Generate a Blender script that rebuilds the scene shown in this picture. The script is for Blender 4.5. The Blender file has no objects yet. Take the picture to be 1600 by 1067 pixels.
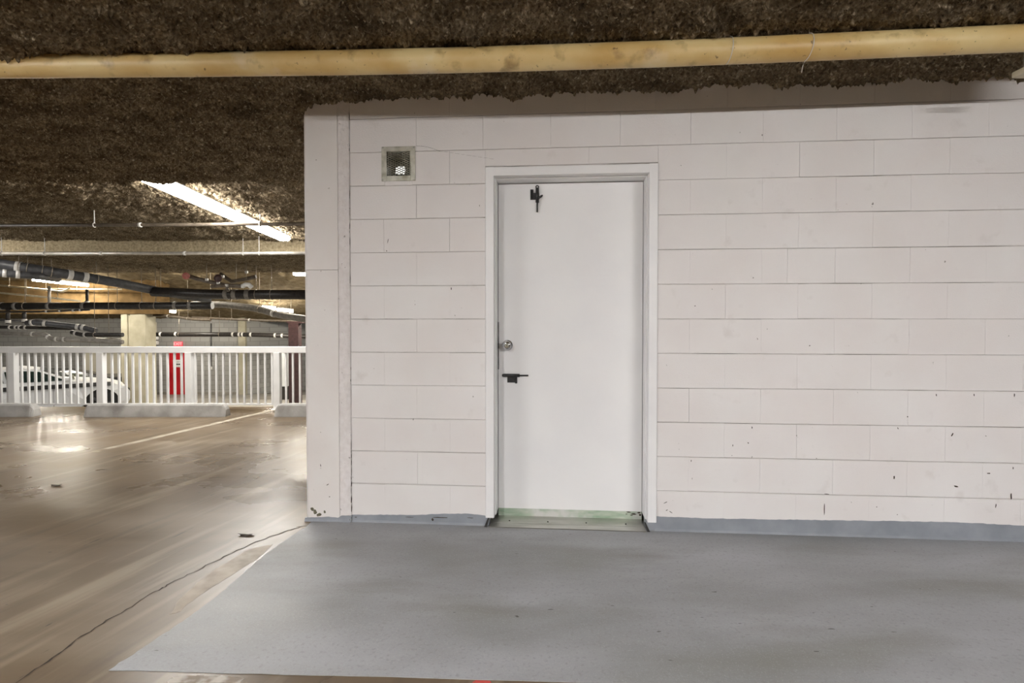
import bpy, bmesh, math, random
import numpy as np
from mathutils import Matrix, Vector

random.seed(7)
rng = np.random.default_rng(11)
scene = bpy.context.scene
COL = scene.collection

# ------------------------------------------------------------------ camera, world, exposure
F = 850.0                      # focal length in pixels of the 1600 px wide frame
EYE = Vector((0.0, 0.0, 1.247))
PITCH = math.radians(1.2)
SHIFT = -12.7                  # vertical shift in pixels
cam_d = bpy.data.cameras.new('camera')
cam_d.sensor_width = 36.0
cam_d.lens = F / 1600 * 36
cam_d.shift_y = SHIFT / 1600
cam_d.clip_start = 0.02
cam_d.clip_end = 200
cam = bpy.data.objects.new('camera', cam_d)
COL.objects.link(cam)
cam.location = EYE
cam.rotation_euler = (math.radians(90) - PITCH, 0, 0)
scene.camera = cam

world = bpy.data.worlds.new('world')
scene.world = world
world.use_nodes = True
bgn = world.node_tree.nodes['Background']
bgn.inputs[0].default_value = (0.93, 0.96, 1.0, 1)
bgn.inputs[1].default_value = 0.08
scene.view_settings.view_transform = 'Standard'
scene.view_settings.look = 'None'
scene.view_settings.gamma = 1.0
scene.view_settings.use_curve_mapping = False
scene.view_settings.exposure = 0.22
TUBE_NEAR = 290.0              # fluorescent tubes behind the camera
TUBE_FAR = 68.0               # fluorescent tubes in view
TUBE_DEEP = 170.0

# ------------------------------------------------------------------ photo geometry helpers
_fw = Vector((0, math.cos(PITCH), -math.sin(PITCH)))
_up = Vector((0, math.sin(PITCH), math.cos(PITCH)))


def ray(px, py):
    a = (px - 800) / F
    b = (533.5 + SHIFT - py) / F
    return _fw + Vector((a, 0, 0)) + _up * b


def at(px, py, Y):
    r = ray(px, py)
    return EYE + r * (Y / r.y)


def onz(px, py, z=0.0):
    r = ray(px, py)
    return EYE + r * ((z - EYE.z) / r.z)


TH = math.atan(0.08)
WY = 3.295
CU = Vector((math.cos(TH), -math.sin(TH), 0))
CW = Vector((math.sin(TH), math.cos(TH), 0))


def onwall(px, py, w=0.0):
    r = ray(px, py)
    o = Vector((0, WY, 0)) + CW * w
    t = (o - EYE).dot(CW) / r.dot(CW)
    p = EYE + r * t - Vector((0, WY, 0))
    return p.dot(CU), p.z


def wall_world(u, w, z):
    return Vector((0, WY, 0)) + CU * u + CW * w + Vector((0, 0, z))


# ------------------------------------------------------------------ materials
def mat(name, c1, c2=None, rough=0.6, scale=8.0, detail=6.0, metal=0.0, bump=0.0, bscale=60.0,
        ramp=(0.35, 0.65), spec=0.5, rough2=None, stretch=(1, 1, 1)):
    m = bpy.data.materials.new(name)
    m.use_nodes = True
    nt = m.node_tree
    b = nt.nodes['Principled BSDF']
    b.inputs['Roughness'].default_value = rough
    b.inputs['Metallic'].default_value = metal
    b.inputs['Specular IOR Level'].default_value = spec
    c2 = c2 or c1
    geo = nt.nodes.new('ShaderNodeNewGeometry')
    mp = nt.nodes.new('ShaderNodeMapping')
    mp.inputs['Scale'].default_value = stretch
    nt.links.new(geo.outputs['Position'], mp.inputs['Vector'])
    n = nt.nodes.new('ShaderNodeTexNoise')
    n.inputs['Scale'].default_value = scale
    n.inputs['Detail'].default_value = detail
    nt.links.new(mp.outputs[0], n.inputs['Vector'])
    r = nt.nodes.new('ShaderNodeValToRGB')
    r.color_ramp.elements[0].position = ramp[0]
    r.color_ramp.elements[1].position = ramp[1]
    r.color_ramp.elements[0].color = (*c1, 1)
    r.color_ramp.elements[1].color = (*c2, 1)
    nt.links.new(n.outputs['Fac'], r.inputs[0])
    nt.links.new(r.outputs[0], b.inputs['Base Color'])
    if rough2 is not None:
        mr = nt.nodes.new('ShaderNodeMapRange')
        mr.inputs[1].default_value = 0.3
        mr.inputs[2].default_value = 0.7
        mr.inputs[3].default_value = rough
        mr.inputs[4].default_value = rough2
        nt.links.new(n.outputs['Fac'], mr.inputs[0])
        nt.links.new(mr.outputs[0], b.inputs['Roughness'])
    if bump:
        n2 = nt.nodes.new('ShaderNodeTexNoise')
        n2.inputs['Scale'].default_value = bscale
        n2.inputs['Detail'].default_value = 5
        nt.links.new(mp.outputs[0], n2.inputs['Vector'])
        bp = nt.nodes.new('ShaderNodeBump')
        bp.inputs['Strength'].default_value = bump
        bp.inputs['Distance'].default_value = 0.01
        nt.links.new(n2.outputs['Fac'], bp.inputs['Height'])
        nt.links.new(bp.outputs[0], b.inputs['Normal'])
    return m


def layer(m, colour, scale, lo, hi, stretch=(1, 1, 1), detail=4.0, amount=1.0, seed=0.0, rot=0.0):
    """mix another colour over a material where a noise passes a threshold (stains, chips, lit specks)"""
    nt = m.node_tree
    b = nt.nodes['Principled BSDF']
    src = b.inputs['Base Color'].links[0].from_socket
    geo = nt.nodes.new('ShaderNodeNewGeometry')
    mp = nt.nodes.new('ShaderNodeMapping')
    mp.inputs['Scale'].default_value = stretch
    mp.vector_type = 'POINT'
    mp.inputs['Location'].default_value = (seed, seed * 1.7, seed * 0.6)
    n = nt.nodes.new('ShaderNodeTexNoise')
    n.inputs['Scale'].default_value = scale
    n.inputs['Detail'].default_value = detail
    mr = nt.nodes.new('ShaderNodeMapRange')
    mr.inputs[1].default_value = lo
    mr.inputs[2].default_value = hi
    mr.inputs[3].default_value = 0
    mr.inputs[4].default_value = amount
    mx = nt.nodes.new('ShaderNodeMix')
    mx.data_type = 'RGBA'
    m0 = nt.nodes.new('ShaderNodeMapping')
    m0.inputs['Rotation'].default_value = (0, 0, rot)
    nt.links.new(geo.outputs['Position'], m0.inputs['Vector'])
    nt.links.new(m0.outputs[0], mp.inputs['Vector'])
    nt.links.new(mp.outputs[0], n.inputs['Vector'])
    nt.links.new(n.outputs['Fac'], mr.inputs[0])
    nt.links.new(mr.outputs[0], mx.inputs['Factor'])
    nt.links.new(src, mx.inputs['A'])
    mx.inputs['B'].default_value = (*colour, 1)
    nt.links.new(mx.outputs['Result'], b.inputs['Base Color'])
    return m


def emit(name, c, s):
    m = bpy.data.materials.new(name)
    m.use_nodes = True
    b = m.node_tree.nodes['Principled BSDF']
    b.inputs['Base Color'].default_value = (c[0] * .6, c[1] * .6, c[2] * .6, 1)
    b.inputs['Emission Color'].default_value = (*c, 1)
    b.inputs['Emission Strength'].default_value = s
    return m


M_WALL = mat('wall_paint', (0.735, 0.70, 0.685), (0.775, 0.76, 0.75), 0.55, 2.2, 6, bump=0.12, bscale=130, ramp=(0.3, 0.7))
layer(M_WALL, (0.56, 0.52, 0.49), 9, 0.64, 0.78, detail=8, amount=0.35, seed=3)
layer(M_WALL, (0.20, 0.18, 0.16), 38, 0.765, 0.79, stretch=(1, 1, 0.7), detail=2, amount=0.85, seed=9)
M_PIL = mat('pilaster_paint', (0.73, 0.69, 0.665), (0.77, 0.75, 0.73), 0.55, 2.5, 6, bump=0.08, bscale=90)
layer(M_PIL, (0.25, 0.22, 0.19), 34, 0.735, 0.76, detail=3, amount=0.8, seed=2)
M_MORTAR = mat('mortar_paint', (0.69, 0.655, 0.64), (0.755, 0.725, 0.715), 0.65, 30, 6, bump=0.35, bscale=70)
layer(M_MORTAR, (0.2, 0.17, 0.15), 45, 0.68, 0.72, detail=3, amount=0.7, seed=5)
M_DOOR = mat('door_paint', (0.80, 0.80, 0.805), (0.83, 0.83, 0.83), 0.42, 3, 4, bump=0.03, bscale=40)
M_FRAME = mat('frame_paint', (0.80, 0.80, 0.805), (0.84, 0.84, 0.84), 0.38, 5, 4, bump=0.03, bscale=50)
M_SWEEP = mat('green_primer', (0.25, 0.36, 0.25), (0.52, 0.56, 0.48), 0.5, 14, 8, stretch=(0.5, 1, 2))
layer(M_SWEEP, (0.60, 0.60, 0.58), 4, 0.52, 0.60, seed=3, amount=0.9)
M_ALU = mat('aluminium', (0.42, 0.42, 0.38), (0.62, 0.61, 0.58), 0.28, 12, 6, metal=0.9, stretch=(0.3, 1, 1))
M_STEEL = mat('stained_steel', (0.27, 0.26, 0.20), (0.55, 0.54, 0.47), 0.38, 16, 6, metal=0.75)
M_CHROME = mat('chrome', (0.62, 0.62, 0.63), (0.75, 0.75, 0.75), 0.16, 5, metal=1.0)
M_BLACK = mat('black_iron', (0.010, 0.010, 0.011), (0.022, 0.022, 0.022), 0.42, 40)
M_DARK = mat('dark_gap', (0.02, 0.02, 0.02), (0.035, 0.032, 0.03), 0.8, 40)
M_BASE = mat('grey_base_paint', (0.225, 0.245, 0.275), (0.285, 0.305, 0.335), 0.42, 8, 6, bump=0.15, bscale=60)
M_GREY = mat('grey_floor_paint', (0.225, 0.230, 0.228), (0.365, 0.375, 0.395), 0.42, 1.5, 9, bump=0.10, bscale=140, ramp=(0.34, 0.64), rough2=0.62, stretch=(0.6, 1.3, 1))
layer(M_GREY, (0.19, 0.19, 0.165), 3.2, 0.50, 0.72, stretch=(0.35, 1.2, 1), detail=10, amount=0.75, seed=4)
layer(M_GREY, (0.21, 0.21, 0.20), 60, 0.55, 0.7, detail=3, amount=0.45, seed=14)
layer(M_GREY, (0.46, 0.47, 0.48), 190, 0.56, 0.72, detail=3, amount=0.35, seed=6)
layer(M_GREY, (0.07, 0.065, 0.06), 26, 0.745, 0.765, stretch=(0.55, 1.3, 1), detail=2, amount=0.9, seed=8)
M_FLOOR = mat('brown_concrete', (0.098, 0.068, 0.040), (0.185, 0.136, 0.085), 0.19, 0.9, 9, bump=0.11, bscale=6, ramp=(0.3, 0.7), rough2=0.42, stretch=(0.75, 1.2, 1), spec=0.22)
layer(M_FLOOR, (0.25, 0.20, 0.14), 2.6, 0.50, 0.78, stretch=(0.3, 1.4, 1), detail=9, amount=0.6, seed=12)
layer(M_FLOOR, (0.06, 0.048, 0.035), 30, 0.735, 0.76, stretch=(0.5, 1.0, 1), detail=3, amount=0.85, seed=2)
layer(M_FLOOR, (0.09, 0.062, 0.038), 0.55, 0.42, 0.75, detail=5, amount=0.5, seed=5)
_ds = onz(425, 641) - onz(148, 706)
_ra = -math.atan2(_ds.y, _ds.x)
layer(M_FLOOR, (0.34, 0.285, 0.205), 5, 0.53, 0.72, stretch=(0.16, 1.5, 1), detail=9, amount=0.55, seed=21, rot=_ra)
layer(M_FLOOR, (0.075, 0.055, 0.036), 6, 0.56, 0.74, stretch=(0.2, 1.4, 1), detail=9, amount=0.6, seed=31, rot=_ra)
layer(M_FLOOR, (0.04, 0.03, 0.022), 20, 0.70, 0.73, stretch=(0.22, 1.3, 1), detail=3, amount=0.9, seed=41, rot=_ra)
M_STRIPE = mat('faded_stripe', (0.38, 0.33, 0.25), (0.2, 0.155, 0.105), 0.5, 6, 9, ramp=(0.45, 0.7))
M_RAMP = mat('ramp_concrete', (0.20, 0.185, 0.16), (0.33, 0.31, 0.28), 0.5, 1.2, 8)
M_WORN = mat('bare_tan_concrete', (0.19, 0.14, 0.09), (0.34, 0.27, 0.19), 0.5, 9, 9)
M_WORN2 = mat('bare_pale_concrete', (0.20, 0.16, 0.12), (0.46, 0.43, 0.38), 0.55, 14, 9, ramp=(0.42, 0.58))
M_CRACK = mat('crack_dirt', (0.03, 0.022, 0.016), (0.06, 0.045, 0.03), 0.9, 40)
M_CONC = mat('column_concrete', (0.36, 0.33, 0.24), (0.46, 0.43, 0.33), 0.7, 3, 8, bump=0.2, bscale=30)
M_STOP = mat('wheel_stop_concrete', (0.30, 0.29, 0.27), (0.46, 0.45, 0.43), 0.75, 5, 8, bump=0.25, bscale=50)
layer(M_STOP, (0.16, 0.15, 0.14), 3, 0.56, 0.72, detail=6, amount=0.6, seed=3)
M_RAIL = mat('rail_paint', (0.78, 0.78, 0.77), (0.84, 0.84, 0.83), 0.4, 6)
M_POP = mat('sprayed_fireproofing', (0.085, 0.064, 0.039), (0.37, 0.295, 0.195), 0.95, 55, 8, bump=1.0, bscale=95, ramp=(0.32, 0.72), spec=0.1)
layer(M_POP, (0.050, 0.034, 0.018), 5, 0.42, 0.68, detail=9, amount=0.75, seed=4)
layer(M_POP, (0.60, 0.52, 0.38), 42, 0.58, 0.72, detail=6, amount=0.8, seed=1)  # pale specks painted in for bumps that catch the light
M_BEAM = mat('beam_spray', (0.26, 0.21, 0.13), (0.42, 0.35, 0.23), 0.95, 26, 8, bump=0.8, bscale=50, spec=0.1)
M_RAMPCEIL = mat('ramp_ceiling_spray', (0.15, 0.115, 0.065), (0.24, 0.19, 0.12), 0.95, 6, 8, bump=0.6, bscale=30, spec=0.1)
M_AMBERLIT = mat('amber_lit_beam_spray', (0.095, 0.060, 0.025), (0.17, 0.11, 0.05), 0.9, 4, 8, bump=0.5, bscale=30, spec=0.1)  # amber glow of the nearby fixture put into the spray colour
M_YELLOW = mat('yellow_pipe_paint', (0.56, 0.36, 0.115), (0.74, 0.58, 0.28), 0.42, 5, 9, bump=0.08, bscale=40, ramp=(0.3, 0.62), stretch=(0.6, 1, 1))
layer(M_YELLOW, (0.82, 0.74, 0.56), 3.5, 0.58, 0.72, detail=6, amount=0.7, seed=6)
layer(M_YELLOW, (0.20, 0.11, 0.03), 11, 0.58, 0.76, detail=10, amount=0.75, seed=2)
layer(M_YELLOW, (0.12, 0.07, 0.025), 45, 0.68, 0.74, detail=3, amount=0.8, seed=7)
M_WIRE = mat('pale_wire', (0.70, 0.66, 0.58), None, 0.4, 10)
M_PBLACK = mat('black_pipe', (0.016, 0.014, 0.013), (0.04, 0.034, 0.03), 0.42, 20)
M_PBROWN = mat('brown_pipe', (0.085, 0.066, 0.048), (0.15, 0.12, 0.09), 0.5, 12)
M_PGREY = mat('grey_pipe_wrap', (0.18, 0.165, 0.145), (0.28, 0.26, 0.23), 0.55, 12)
M_PDARK = mat('charcoal_pipe_wrap', (0.045, 0.045, 0.048), (0.085, 0.085, 0.09), 0.45, 12)
M_PSTEEL = mat('galvanised_pipe', (0.42, 0.39, 0.34), (0.6, 0.56, 0.5), 0.35, 12, metal=0.6)
M_PCREAM = mat('cream_pipe', (0.50, 0.44, 0.31), (0.62, 0.55, 0.40), 0.45, 12)
M_COLLAR = mat('pale_collar', (0.52, 0.50, 0.47), (0.68, 0.66, 0.62), 0.45, 12)
M_ROD = mat('hanger_rod', (0.30, 0.25, 0.19), (0.45, 0.40, 0.33), 0.5, 12, metal=0.3)
M_RUSTRED = mat('dark_red_steel', (0.055, 0.030, 0.030), (0.09, 0.045, 0.045), 0.5, 12)
M_REDDOOR = mat('red_door_paint', (0.52, 0.006, 0.012), (0.60, 0.012, 0.02), 0.42, 4)
M_WHITE = mat('white_enamel', (0.78, 0.78, 0.77), (0.82, 0.82, 0.81), 0.4, 5)
M_CARWHITE = mat('white_car_paint', (0.72, 0.73, 0.74), (0.76, 0.77, 0.78), 0.22, 2)
M_CARDARK = mat('dark_car_paint', (0.02, 0.021, 0.023), (0.03, 0.03, 0.032), 0.2, 2)
M_GLASS = mat('tinted_glass', (0.012, 0.022, 0.020), (0.02, 0.034, 0.03), 0.08, 3, spec=0.8)
M_STRIPEBLK = mat('black_graphic', (0.02, 0.02, 0.022), None, 0.35, 4)
M_TIRE = mat('tyre_rubber', (0.012, 0.012, 0.012), (0.022, 0.022, 0.022), 0.75, 30)
M_PAPER = mat('paper_sign', (0.78, 0.77, 0.75), None, 0.6, 4)
M_CAB = mat('pale_grey_enamel', (0.50, 0.52, 0.53), (0.56, 0.58, 0.59), 0.4, 4)
M_PATCH = mat('olive_patch', (0.085, 0.08, 0.05), (0.16, 0.15, 0.10), 0.8, 60)
M_REDMARK = mat('red_mark', (0.5, 0.06, 0.05), None, 0.6, 30)
M_LITWALL = mat('cream_lit_wall', (0.62, 0.58, 0.46), (0.68, 0.64, 0.53), 0.7, 2)  # cream light falling on the wall is part of this colour
M_TUBE = emit('tube_glow', (1.0, 0.97, 0.92), TUBE_FAR)
M_TUBEN = emit('tube_glow_near', (1.0, 0.97, 0.955), TUBE_NEAR)
M_TUBED = emit('tube_glow_deep', (1.0, 0.93, 0.80), TUBE_DEEP)
M_EXIT = emit('exit_sign_glow', (1.0, 0.12, 0.15), 0.5)
M_EXITL = emit('exit_letter_glow', (1.0, 0.55, 0.55), 0.8)
M_VENTGLOW = emit('glow_behind_vent', (1.0, 0.99, 0.96), 1.3)

# far block wall: courses too small to pick apart
M_FARWALL = bpy.data.materials.new('far_block_wall')
M_FARWALL.use_nodes = True
_nt = M_FARWALL.node_tree
_b = _nt.nodes['Principled BSDF']
_b.inputs['Roughness'].default_value = 0.75
_g = _nt.nodes.new('ShaderNodeNewGeometry')
_s = _nt.nodes.new('ShaderNodeSeparateXYZ')
_c = _nt.nodes.new('ShaderNodeCombineXYZ')
_nt.links.new(_g.outputs['Position'], _s.inputs[0])
_nt.links.new(_s.outputs['X'], _c.inputs['X'])
_nt.links.new(_s.outputs['Z'], _c.inputs['Y'])
_br = _nt.nodes.new('ShaderNodeTexBrick')
_br.inputs['Scale'].default_value = 1.0
_br.inputs['Brick Width'].default_value = 0.406
_br.inputs['Row Height'].default_value = 0.203
_br.inputs['Mortar Size'].default_value = 0.014
_br.inputs['Color1'].default_value = (0.33, 0.325, 0.31, 1)
_br.inputs['Color2'].default_value = (0.38, 0.375, 0.36, 1)
_br.inputs['Mortar'].default_value = (0.27, 0.265, 0.255, 1)
_nt.links.new(_c.outputs[0], _br.inputs['Vector'])
_nt.links.new(_br.outputs['Color'], _b.inputs['Base Color'])


# ------------------------------------------------------------------ mesh builder
class MB:
    def __init__(s):
        s.v, s.f, s.sm = [], [], []

    def add(s, vs, fs, smooth=False):
        k = len(s.v)
        s.v += [tuple(p) for p in vs]
        s.f += [tuple(i + k for i in q) for q in fs]
        s.sm += [smooth] * len(fs)
        return s

    def box(s, a, b, bev=0.0):
        x0, y0, z0 = (min(a[i], b[i]) for i in range(3))
        x1, y1, z1 = (max(a[i], b[i]) for i in range(3))
        if bev <= 0:
            vs = [(x0, y0, z0), (x1, y0, z0), (x1, y1, z0), (x0, y1, z0), (x0, y0, z1), (x1, y0, z1), (x1, y1, z1), (x0, y1, z1)]
            return s.add(vs, [(0, 3, 2, 1), (4, 5, 6, 7), (0, 1, 5, 4), (1, 2, 6, 5), (2, 3, 7, 6), (3, 0, 4, 7)])
        bm = bmesh.new()
        bmesh.ops.create_cube(bm, size=1)
        for v in bm.verts:
            v.co = Vector((x0 + (v.co.x + .5) * (x1 - x0), y0 + (v.co.y + .5) * (y1 - y0), z0 + (v.co.z + .5) * (z1 - z0)))
        bmesh.ops.bevel(bm, geom=bm.edges[:], offset=bev, segments=2, affect='EDGES', profile=0.5)
        s.bm(bm)
        return s

    def bm(s, bm, smooth=False):
        bm.verts.index_update()
        s.add([v.co[:] for v in bm.verts], [[v.index for v in f.verts] for f in bm.faces], smooth)
        bm.free()

    def tube(s, pts, r, n=10, cap=True, smooth=True):
        pts = [Vector(p) for p in pts]
        m = len(pts)
        rs = r if isinstance(r, (list, tuple)) else [r] * m
        vs, fs = [], []
        up = Vector((0, 0, 1))
        for i, p in enumerate(pts):
            t = (pts[min(i + 1, m - 1)] - pts[max(i - 1, 0)]).normalized()
            ref = up if abs(t.z) < 0.95 else Vector((1, 0, 0))
            a = t.cross(ref).normalized()
            b = a.cross(t).normalized()
            for k in range(n):
                q = 2 * math.pi * k / n
                vs.append(p + a * (math.cos(q) * rs[i]) + b * (math.sin(q) * rs[i]))
        for i in range(m - 1):
            for k in range(n):
                k2 = (k + 1) % n
                fs.append((i * n + k, i * n + k2, (i + 1) * n + k2, (i + 1) * n + k))
        s.add(vs, fs, smooth)
        if cap:
            base = len(s.v) - len(vs)
            s.f.append(tuple(base + k for k in range(n)))
            s.f.append(tuple(base + (m - 1) * n + k for k in reversed(range(n))))
            s.sm += [False, False]
        return s

    def torus(s, c, axis, R, r, n=16, k=8):
        c, axis = Vector(c), Vector(axis).normalized()
        ref = Vector((0, 0, 1)) if abs(axis.z) < .9 else Vector((1, 0, 0))
        a = axis.cross(ref).normalized()
        b = axis.cross(a)
        vs, fs = [], []
        for i in range(n):
            q = 2 * math.pi * i / n
            d = a * math.cos(q) + b * math.sin(q)
            for j in range(k):
                w = 2 * math.pi * j / k
                vs.append(c + d * (R + r * math.cos(w)) + axis * (r * math.sin(w)))
        for i in range(n):
            for j in range(k):
                fs.append((i * k + j, ((i + 1) % n) * k + j, ((i + 1) % n) * k + (j + 1) % k, i * k + (j + 1) % k))
        return s.add(vs, fs, True)

    def lathe(s, c, axis, prof, n=24):
        """prof: list of (distance along axis, radius)"""
        c, axis = Vector(c), Vector(axis).normalized()
        ref = Vector((0, 0, 1)) if abs(axis.z) < .9 else Vector((1, 0, 0))
        a = axis.cross(ref).normalized()
        b = a.cross(axis)
        vs, fs = [], []
        for d, r in prof:
            for i in range(n):
                q = 2 * math.pi * i / n
                vs.append(c + axis * d + (a * math.cos(q) + b * math.sin(q)) * r)
        for j in range(len(prof) - 1):
            for i in range(n):
                fs.append((j * n + i, j * n + (i + 1) % n, (j + 1) * n + (i + 1) % n, (j + 1) * n + i))
        fs.append(tuple(reversed(range(n))))
        fs.append(tuple((len(prof) - 1) * n + i for i in range(n)))
        return s.add(vs, fs, True)

    def prism(s, poly, d0, d1, plane='xz'):
        """extrude a 2-D polygon; plane xz extrudes along y, xy along z"""
        n = len(poly)
        if plane == 'xz':
            vs = [(x, d0, z) for x, z in poly] + [(x, d1, z) for x, z in poly]
        elif plane == 'yz':
            vs = [(d0, x, z) for x, z in poly] + [(d1, x, z) for x, z in poly]
        else:
            vs = [(x, z, d0) for x, z in poly] + [(x, z, d1) for x, z in poly]
        fs = [tuple(range(n)), tuple(reversed(range(n, 2 * n)))]
        fs += [(i, i + n, (i + 1) % n + n, (i + 1) % n) for i in range(n)]
        return s.add(vs, fs)

    def build(s, name, m, parent=None, off=(0, 0, 0)):
        me = bpy.data.meshes.new(name)
        o0 = Vector(off)
        me.from_pydata([tuple(Vector(p) - o0) for p in s.v], [], s.f)
        bm = bmesh.new()
        bm.from_mesh(me)
        bmesh.ops.recalc_face_normals(bm, faces=bm.faces)
        bm.to_mesh(me)
        bm.free()
        me.polygons.foreach_set('use_smooth', s.sm)
        me.materials.append(m)
        return link(name, me, parent)


def link(name, me, parent=None):
    o = bpy.data.objects.new(name, me)
    COL.objects.link(o)
    if parent:
        o.parent = parent
    return o


def empty(name, loc=(0, 0, 0), rz=0.0):
    o = bpy.data.objects.new(name, None)
    COL.objects.link(o)
    o.location = loc
    o.rotation_euler = (0, 0, rz)
    o.empty_display_size = 0.1
    return o


def tag(o, label, cat, group=None):
    o['label'] = label
    o['category'] = cat
    if group:
        o['group'] = group
    return o


def thing(name, label, cat, loc=(0, 0, 0), rz=0.0, group=None):
    return tag(empty(name, loc, rz), label, cat, group)


def structure(o, label=None):
    o['kind'] = 'structure'
    if label:
        o['label'] = label
    return o


def fnoise(shape, cell, size, beta=1.0):
    """smooth random field with features of about the given size (metres)"""
    h, w = shape
    white = rng.standard_normal((h, w))
    fy = np.fft.fftfreq(h, cell)[:, None]
    fx = np.fft.rfftfreq(w, cell)[None, :]
    g = np.exp(-(fx ** 2 + fy ** 2) * (size * 1.3) ** 2)
    a = np.fft.irfft2(np.fft.rfft2(white) * g, s=(h, w))
    return a / (a.std() + 1e-9)


def grid_mesh(name, P, m, parent=None, smooth=True):
    h, w, _ = P.shape
    idx = np.arange(h * w, dtype=np.int32).reshape(h, w)
    q = np.stack([idx[:-1, :-1], idx[:-1, 1:], idx[1:, 1:], idx[1:, :-1]], -1).reshape(-1, 4)
    me = bpy.data.meshes.new(name)
    me.vertices.add(h * w)
    me.vertices.foreach_set('co', P.reshape(-1).astype(np.float32))
    me.loops.add(q.size)
    me.loops.foreach_set('vertex_index', q.reshape(-1))
    me.polygons.add(len(q))
    me.polygons.foreach_set('loop_start', np.arange(0, q.size, 4, dtype=np.int32))
    me.polygons.foreach_set('use_smooth', np.ones(len(q), dtype=bool) if smooth else np.zeros(len(q), dtype=bool))
    me.update(calc_edges=True)
    me.validate()
    me.materials.append(m)
    return link(name, me, parent)


def popcorn(X, Y, cell, fine=1.0):
    sh = X.shape
    low = fnoise(sh, cell, 0.35) * 0.008 + fnoise(sh, cell, 0.12) * 0.005
    mid = fnoise(sh, cell, 0.06) * 0.006
    f = fnoise(sh, cell, 0.020)
    rid = (np.abs(f) - 0.8) * 0.012 * fine
    f2 = fnoise(sh, cell, max(cell * 0.7, 0.009)) * 0.0055 * fine
    return low + mid + rid + f2


# ------------------------------------------------------------------ ceiling
Z_SOF, Z_REC = 2.607, 2.860
Y_EDGE, Y_BEAM, Y_BEAM2, Y_FAR = 5.30, 10.7, 14.9, 23.5


def ceil_z(Y):
    if Y < Y_EDGE or Y_BEAM <= Y < Y_BEAM2:
        return Z_SOF
    if Y < Y_BEAM:
        return Z_REC
    return 2.95 - (Y - Y_BEAM2) * (2.95 - 1.30) / (Y_FAR - Y_BEAM2)


U_L0 = onwall(476, 500)[0]
ceiling = structure(empty('ceiling', (0, 0, 2.6)), 'brown sprayed fireproofing ceiling with dropped soffits')


def ceil_sheet(name, x0, x1, y0, y1, cell, zf, m, amp=1.0, edge=None):
    xs = np.arange(x0, x1 + cell, cell)
    ys = np.arange(y0, y1 + cell * 0.5, cell)
    X, Y = np.meshgrid(xs, ys)
    Z = zf(Y) - popcorn(X, Y, cell) * amp - 2.6
    if name == 'front_soffit':       # spray piled up around the head of the pilaster
        c_ = wall_world(U_L0, 0.0, 0)
        Z -= 0.085 * np.exp(-((X - c_.x) ** 2 + (Y - c_.y) ** 2) / 0.05 ** 2)
    P = np.stack([X, Y, Z], -1)
    if edge:                         # bend the far rows up to make the ragged edge of the soffit
        n = len(ys)
        wob = fnoise(X.shape, cell, 0.25)[0] * 0.03 + fnoise(X.shape, cell, 0.06)[0] * 0.010
        P[:, :, 1] += (np.linspace(0, 1, n) ** 8)[:, None] * wob[None, :]
        last = P[-1].copy()
        rows = []
        for k in range(1, int(edge / cell) + 1):
            r = last.copy()
            r[:, 2] += k * cell
            r[:, 1] += fnoise((4, len(xs)), cell, 0.03)[0] * 0.006 + 0.05 * math.sin(k * cell / edge * 1.5)
            rows.append(r)
        P = np.concatenate([P, np.array(rows)], 0)
    return grid_mesh(name, P, m, ceiling)


ceil_sheet('front_soffit', -6.2, 2.9, 1.5, Y_EDGE, 0.0095, lambda Y: Z_SOF + 0 * Y, M_POP, edge=0.27)
ceil_sheet('rear_soffit', -12.0, 7.0, -9.0, 1.5, 0.07, lambda Y: Z_SOF + 0 * Y, M_POP)
ceil_sheet('recess_panel', -11.0, 1.6, Y_EDGE - 0.1, Y_BEAM + 0.05, 0.022, lambda Y: Z_REC + 0 * Y, M_POP, 1.3)
ceil_sheet('beam_soffit', -16.0, 2.5, Y_BEAM, Y_BEAM2, 0.05, lambda Y: Z_SOF + 0 * Y, M_POP, 1.2)
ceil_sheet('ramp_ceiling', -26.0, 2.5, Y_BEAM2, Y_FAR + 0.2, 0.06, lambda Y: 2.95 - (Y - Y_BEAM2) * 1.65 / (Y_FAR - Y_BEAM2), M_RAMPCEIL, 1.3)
xs = np.arange(-16, 2.5, 0.03)
zs = np.arange(Z_SOF - 0.02, Z_REC + 0.08, 0.03)
X, Z = np.meshgrid(xs, zs)
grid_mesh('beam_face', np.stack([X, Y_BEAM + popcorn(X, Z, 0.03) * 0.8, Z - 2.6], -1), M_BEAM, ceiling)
b = MB()
b.box((-16, Y_BEAM2, 2.60), (2.5, Y_BEAM2 + .02, 3.05))
b.box((-12, -9, 2.95), (7, 11, 3.05))
b.box((-16, 10.75, 2.95), (2.5, 15.6, 3.05))
b.box((-12, Y_EDGE + .11, 2.62), (-11, Y_BEAM, 3.0))
b.build('slab', M_RAMPCEIL, ceiling, (0, 0, 2.6))

# ------------------------------------------------------------------ floors
floor = structure(empty('floor'), 'stained brown polished concrete garage floor')
Y_LIP = 7.98
b = MB()
b.box((-12, -9, -0.25), (7, Y_LIP, 0.0))
b.build('deck', M_FLOOR, floor)


def ramp_z(Y):
    return -1.16 - 0.066 * (Y - 13)


b = MB()
xa, xb, ya, yb = -27, 3.0, Y_LIP - 0.6, 30
b.add([(xa, ya, ramp_z(ya)), (xb, ya, ramp_z(ya)), (xb, yb, ramp_z(yb)), (xa, yb, ramp_z(yb)),
       (xa, ya, ramp_z(ya) - .2), (xb, ya, ramp_z(ya) - .2), (xb, yb, ramp_z(yb) - .2), (xa, yb, ramp_z(yb) - .2)],
      [(0, 1, 2, 3), (4, 7, 6, 5), (0, 4, 5, 1), (1, 5, 6, 2), (2, 6, 7, 3), (3, 7, 4, 0)])
b.build('lower_ramp', M_RAMP, floor)

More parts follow.
